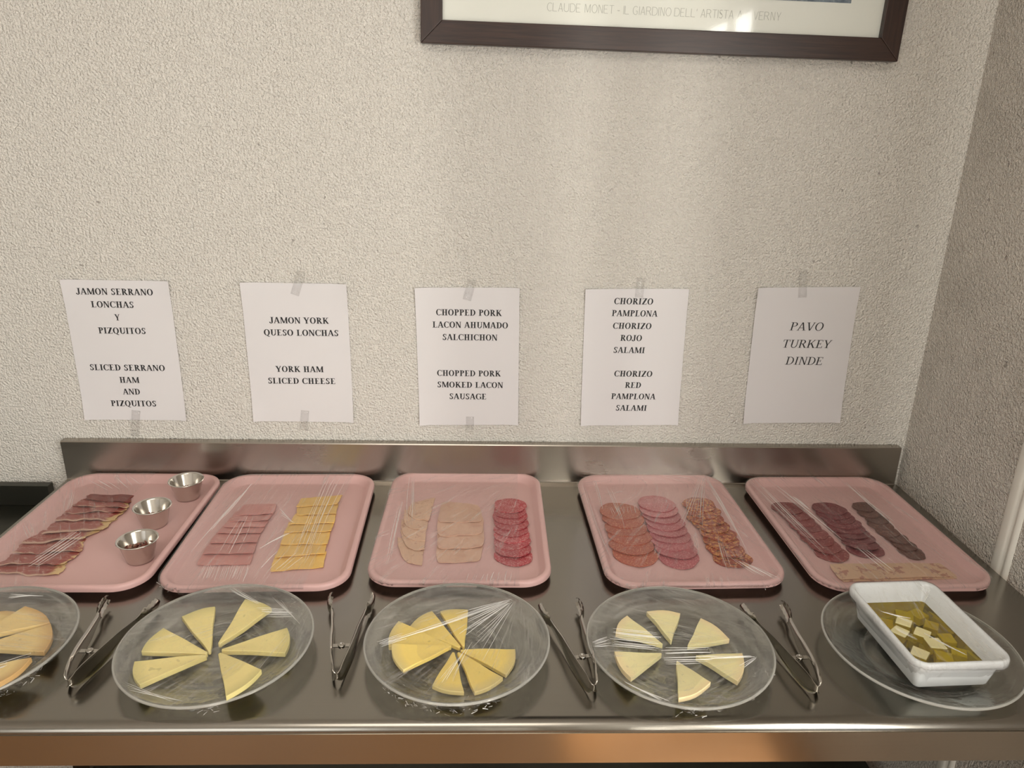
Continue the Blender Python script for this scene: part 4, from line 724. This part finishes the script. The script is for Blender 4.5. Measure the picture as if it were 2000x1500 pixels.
    G['V'] = (.78, [ln(.38, 0, .13, 1, T), ln(.40, 0, .66, 1, t*1.3)] + sf(.13, 1-S, T+.2) + sf(.66, 1-S, .24))
    G['Y'] = (.76, [rect(.37-h, 0, .37+h, .46), ln(.36, .42, .12, 1, T*1.05), ln(.40, .42, .64, 1, t*1.4)] + sf(.37, 0, T+.22) + sf(.12, 1-S, T+.18) + sf(.64, 1-S, .22))
    G['Z'] = (.70, [rect(.06, 0, .64, t), rect(.08, 1-t, .63, 1), ln(.15, 0, .55, 1, T*1.25)] + ([rect(.60, 0, .65, .25), rect(.07, .76, .12, 1)] if S else []))
    G['-'] = (.45, [rect(.08, .36, .37, .36+t*1.6)]); G["'"] = (.22, [ln(.08, .72, .11, 1, T*.8)]); G[' '] = (.36, [])
    return G
GB = glyphs(.19, .072, .05); GR = glyphs(.12, .055, .04); GT = glyphs(.062, .045, 0)
def text_mesh(lines, G, slant=0.):
    """lines: (string, cx, cz, width, cap, angle); verts in the XZ plane"""
    V, F = [], []
    for s, cx, cz, wid, cap, ang in lines:
        tot = sum(G[c][0] for c in s); sx = wid / tot; x = -wid/2; ca, sa = math.cos(ang), math.sin(ang)
        for c in s:
            for pg in G[c][1]:
                b = len(V)
                for px, py in pg:
                    a, h_ = x + px*sx + slant*py*cap, (py-.5)*cap; V.append((cx + a*ca - h_*sa, 0, cz + a*sa + h_*ca))
                F.append(tuple(range(b, b+len(pg))))
            x += G[c][0]*sx
    return V, F
def flat(name, V, F, m, parent, loc):
    me = bpy.data.meshes.new(name); me.from_pydata(V, [], F); me.materials.append(m); o = bpy.data.objects.new(name, me); COL.objects.link(o); o.parent = parent; o.location = loc; return o

# ------------------------------------------------------------------ signs
SL = ['white paper sign lettered JAMON SERRANO, taped to the wall at far left', 'white paper sign lettered JAMON YORK and SLICED CHEESE, second from left', 'white paper sign lettered CHOPPED PORK and SALCHICHON, middle of the wall row',
      'white paper sign lettered CHORIZO PAMPLONA and SALAMI, fourth in the row', 'white paper sign lettered PAVO TURKEY DINDE, nearest the side wall']
TA = [[6], [0, 1], [2, 3], [4], [5]]
for k, (cx, cz, a) in enumerate(D['papers']):
    root = empty('paper_sign', (cx, -.0012, cz)); tag(root, SL[k], 'sign', 'paper signs taped above the trays')
    rnd = random.Random(k+9); ph = [rnd.uniform(0, 6.28) for _ in range(4)]; NU, NV = 12, 16; V = []
    def bulge(u, v): return .0006 + .0010 * (1 + math.sin(u*3.5+ph[0]) * math.sin(v*4+ph[1])) + .0045 * (max(0, abs(2*u-1)-.75)/.25)**2 * (max(0, abs(2*v-1)-.6)/.4) * (.4+.6*math.sin(ph[2]+k+u*3)**2)
    ca, sa = math.cos(a), math.sin(a)
    for lay in (0, .0003):
        for j in range(NV+1):
            for i in range(NU+1):
                u, v = i/NU, j/NV; x, z = (u-.5)*.21, (v-.5)*.297; V.append((x*ca-z*sa, -bulge(u, v)+lay, x*sa+z*ca))
    kk = (NU+1)*(NV+1); I = lambda i, j: j*(NU+1)+i; F = []
    for j in range(NV):
        for i in range(NU): F.append((I(i, j), I(i+1, j), I(i+1, j+1), I(i, j+1))); F.append((kk+I(i, j), kk+I(i, j+1), kk+I(i+1, j+1), kk+I(i+1, j)))
    bd = [I(i, 0) for i in range(NU)] + [I(NU, j) for j in range(NV)] + [I(NU-i, NV) for i in range(NU)] + [I(0, NV-j) for j in range(NV)]
    for p_, q_ in zip(bd, bd[1:]+bd[:1]): F.append((p_, kk+p_, kk+q_, q_))
    link('sheet', V, F, M['paper'], root, smooth=True, auto=.6)
    lines = [(s, x-cx, z-cz, w, .0128 if k < 4 else .0172, 0.) for kk_, s, x, z, w in D['text'] if kk_ == k]
    V, F = text_mesh(lines, GB if k < 4 else GR, .0 if k < 3 else .06 if k == 3 else .16)
    def off(x, z):
        lx, lz = x*ca+z*sa, -x*sa+z*ca; return -bulge(min(1, max(0, lx/.21+.5)), min(1, max(0, lz/.297+.5))) - .00025
    # follow the sheet's slight bulge
    V = [(x, off(x, z), z) for x, y, z in V]
    flat('lettering', V, F, M['ink'], root, (0, 0, 0))
    for ti in TA[k]:
        (x0, z0), (x1, z1) = D['tape'][ti]; d = Vector((x1-x0, 0, z1-z0)); L = d.length; d.normalize(); n_ = Vector((d.z, 0, -d.x)) * .0085; c_ = Vector((x0-cx, 0, z0-cz)); e_ = c_ + d*L
        V = [];
        for s in range(7):
            p_ = c_.lerp(e_, s/6)
            for q in (-1, 0, 1): V.append((p_.x+n_.x*q, -.0042-.0006*math.sin(s*2+q+k), p_.z+n_.z*q))
        V += [(x, y+.0002, z) for x, y, z in V]
        F = []
        for s in range(6):
            for q in range(2): b = s*3+q; F += [(b, b+1, b+4, b+3), (21+b, 21+b+3, 21+b+4, 21+b+1)]
        bd = [0, 1, 2, 5, 8, 11, 14, 17, 20, 19, 18, 15, 12, 9, 6, 3]
        for p_, q_ in zip(bd, bd[1:]+bd[:1]): F.append((p_, 21+p_, 21+q_, q_))
        o = link('tape', V, F, M['tape'], root, smooth=True)

# ------------------------------------------------------------------ framed picture
pf = empty('framed_picture', (-.136, -.004, .8683)); pf.rotation_euler = (0, .01306, 0); tag(pf, 'large framed print in a dark brown wooden frame, hanging above the signs', 'picture')
FW, FH, FR, FT = .866, .66, .0385, .020
def rail(a, b, c, d):
    V = [(x, y, z) for y in (0, -FT) for x, z in (a, b, c, d)]; F = [(0, 1, 2, 3), (4, 7, 6, 5), (0, 4, 5, 1), (1, 5, 6, 2), (2, 6, 7, 3), (3, 7, 4, 0)]
    return V, F
e = .0002
for pts in (((0, 0), (FW, 0), (FW-FR, FR), (FR, FR)), ((0, FH), (FR, FH-FR), (FW-FR, FH-FR), (FW, FH))):
    c_ = [(x, z) for x, z in pts]; bevel(link('frame_rail', *rail(*c_), M['wood'], pf), .0012)
m2 = M['wood'].copy(); m2.name = 'dark_brown_wood_upright'
for n_ in m2.node_tree.nodes:
    if n_.type == 'MAPPING': n_.inputs['Scale'].default_value = (220, 220, 12)
for pts in (((0, e), (FR-e, FR), (FR-e, FH-FR), (0, FH-e)), ((FW, e), (FW, FH-e), (FW-FR+e, FH-FR), (FW-FR+e, FR))): bevel(link('frame_rail', *rail(*pts), m2, pf), .0012)
link('mat_board', *box(FR-.004, -.0090, FR-.004, FW-FR+.004, -.004, FH-FR+.004), M['mat_board'], pf)
link('print', *box(.098, -.0094, .0935, .767, -.0086, FH-FR-.06), M['print'], pf)
(x0, z0), (x1, z1) = D['cap']; cl = lambda x, z: ((x+.136), (z-.8683) + (x+.136)*.01306)
(a0_, b0_), (a1_, b1_) = cl(x0, z0), cl(x1, z1)
V, F = text_mesh([("CLAUDE MONET - IL GIARDINO DELL' ARTISTA A GIVERNY", (a0_+a1_)/2, (b0_+b1_)/2, a1_-a0_, .0135, 0)], GT)
flat('caption_lettering', V, F, M['ink_grey'], pf, (0, -.0093, 0))
link('glass', *box(FR-.002, -.0125, FR-.002, FW-FR+.002, -.0110, FH-FR+.002), M['pane'], pf)
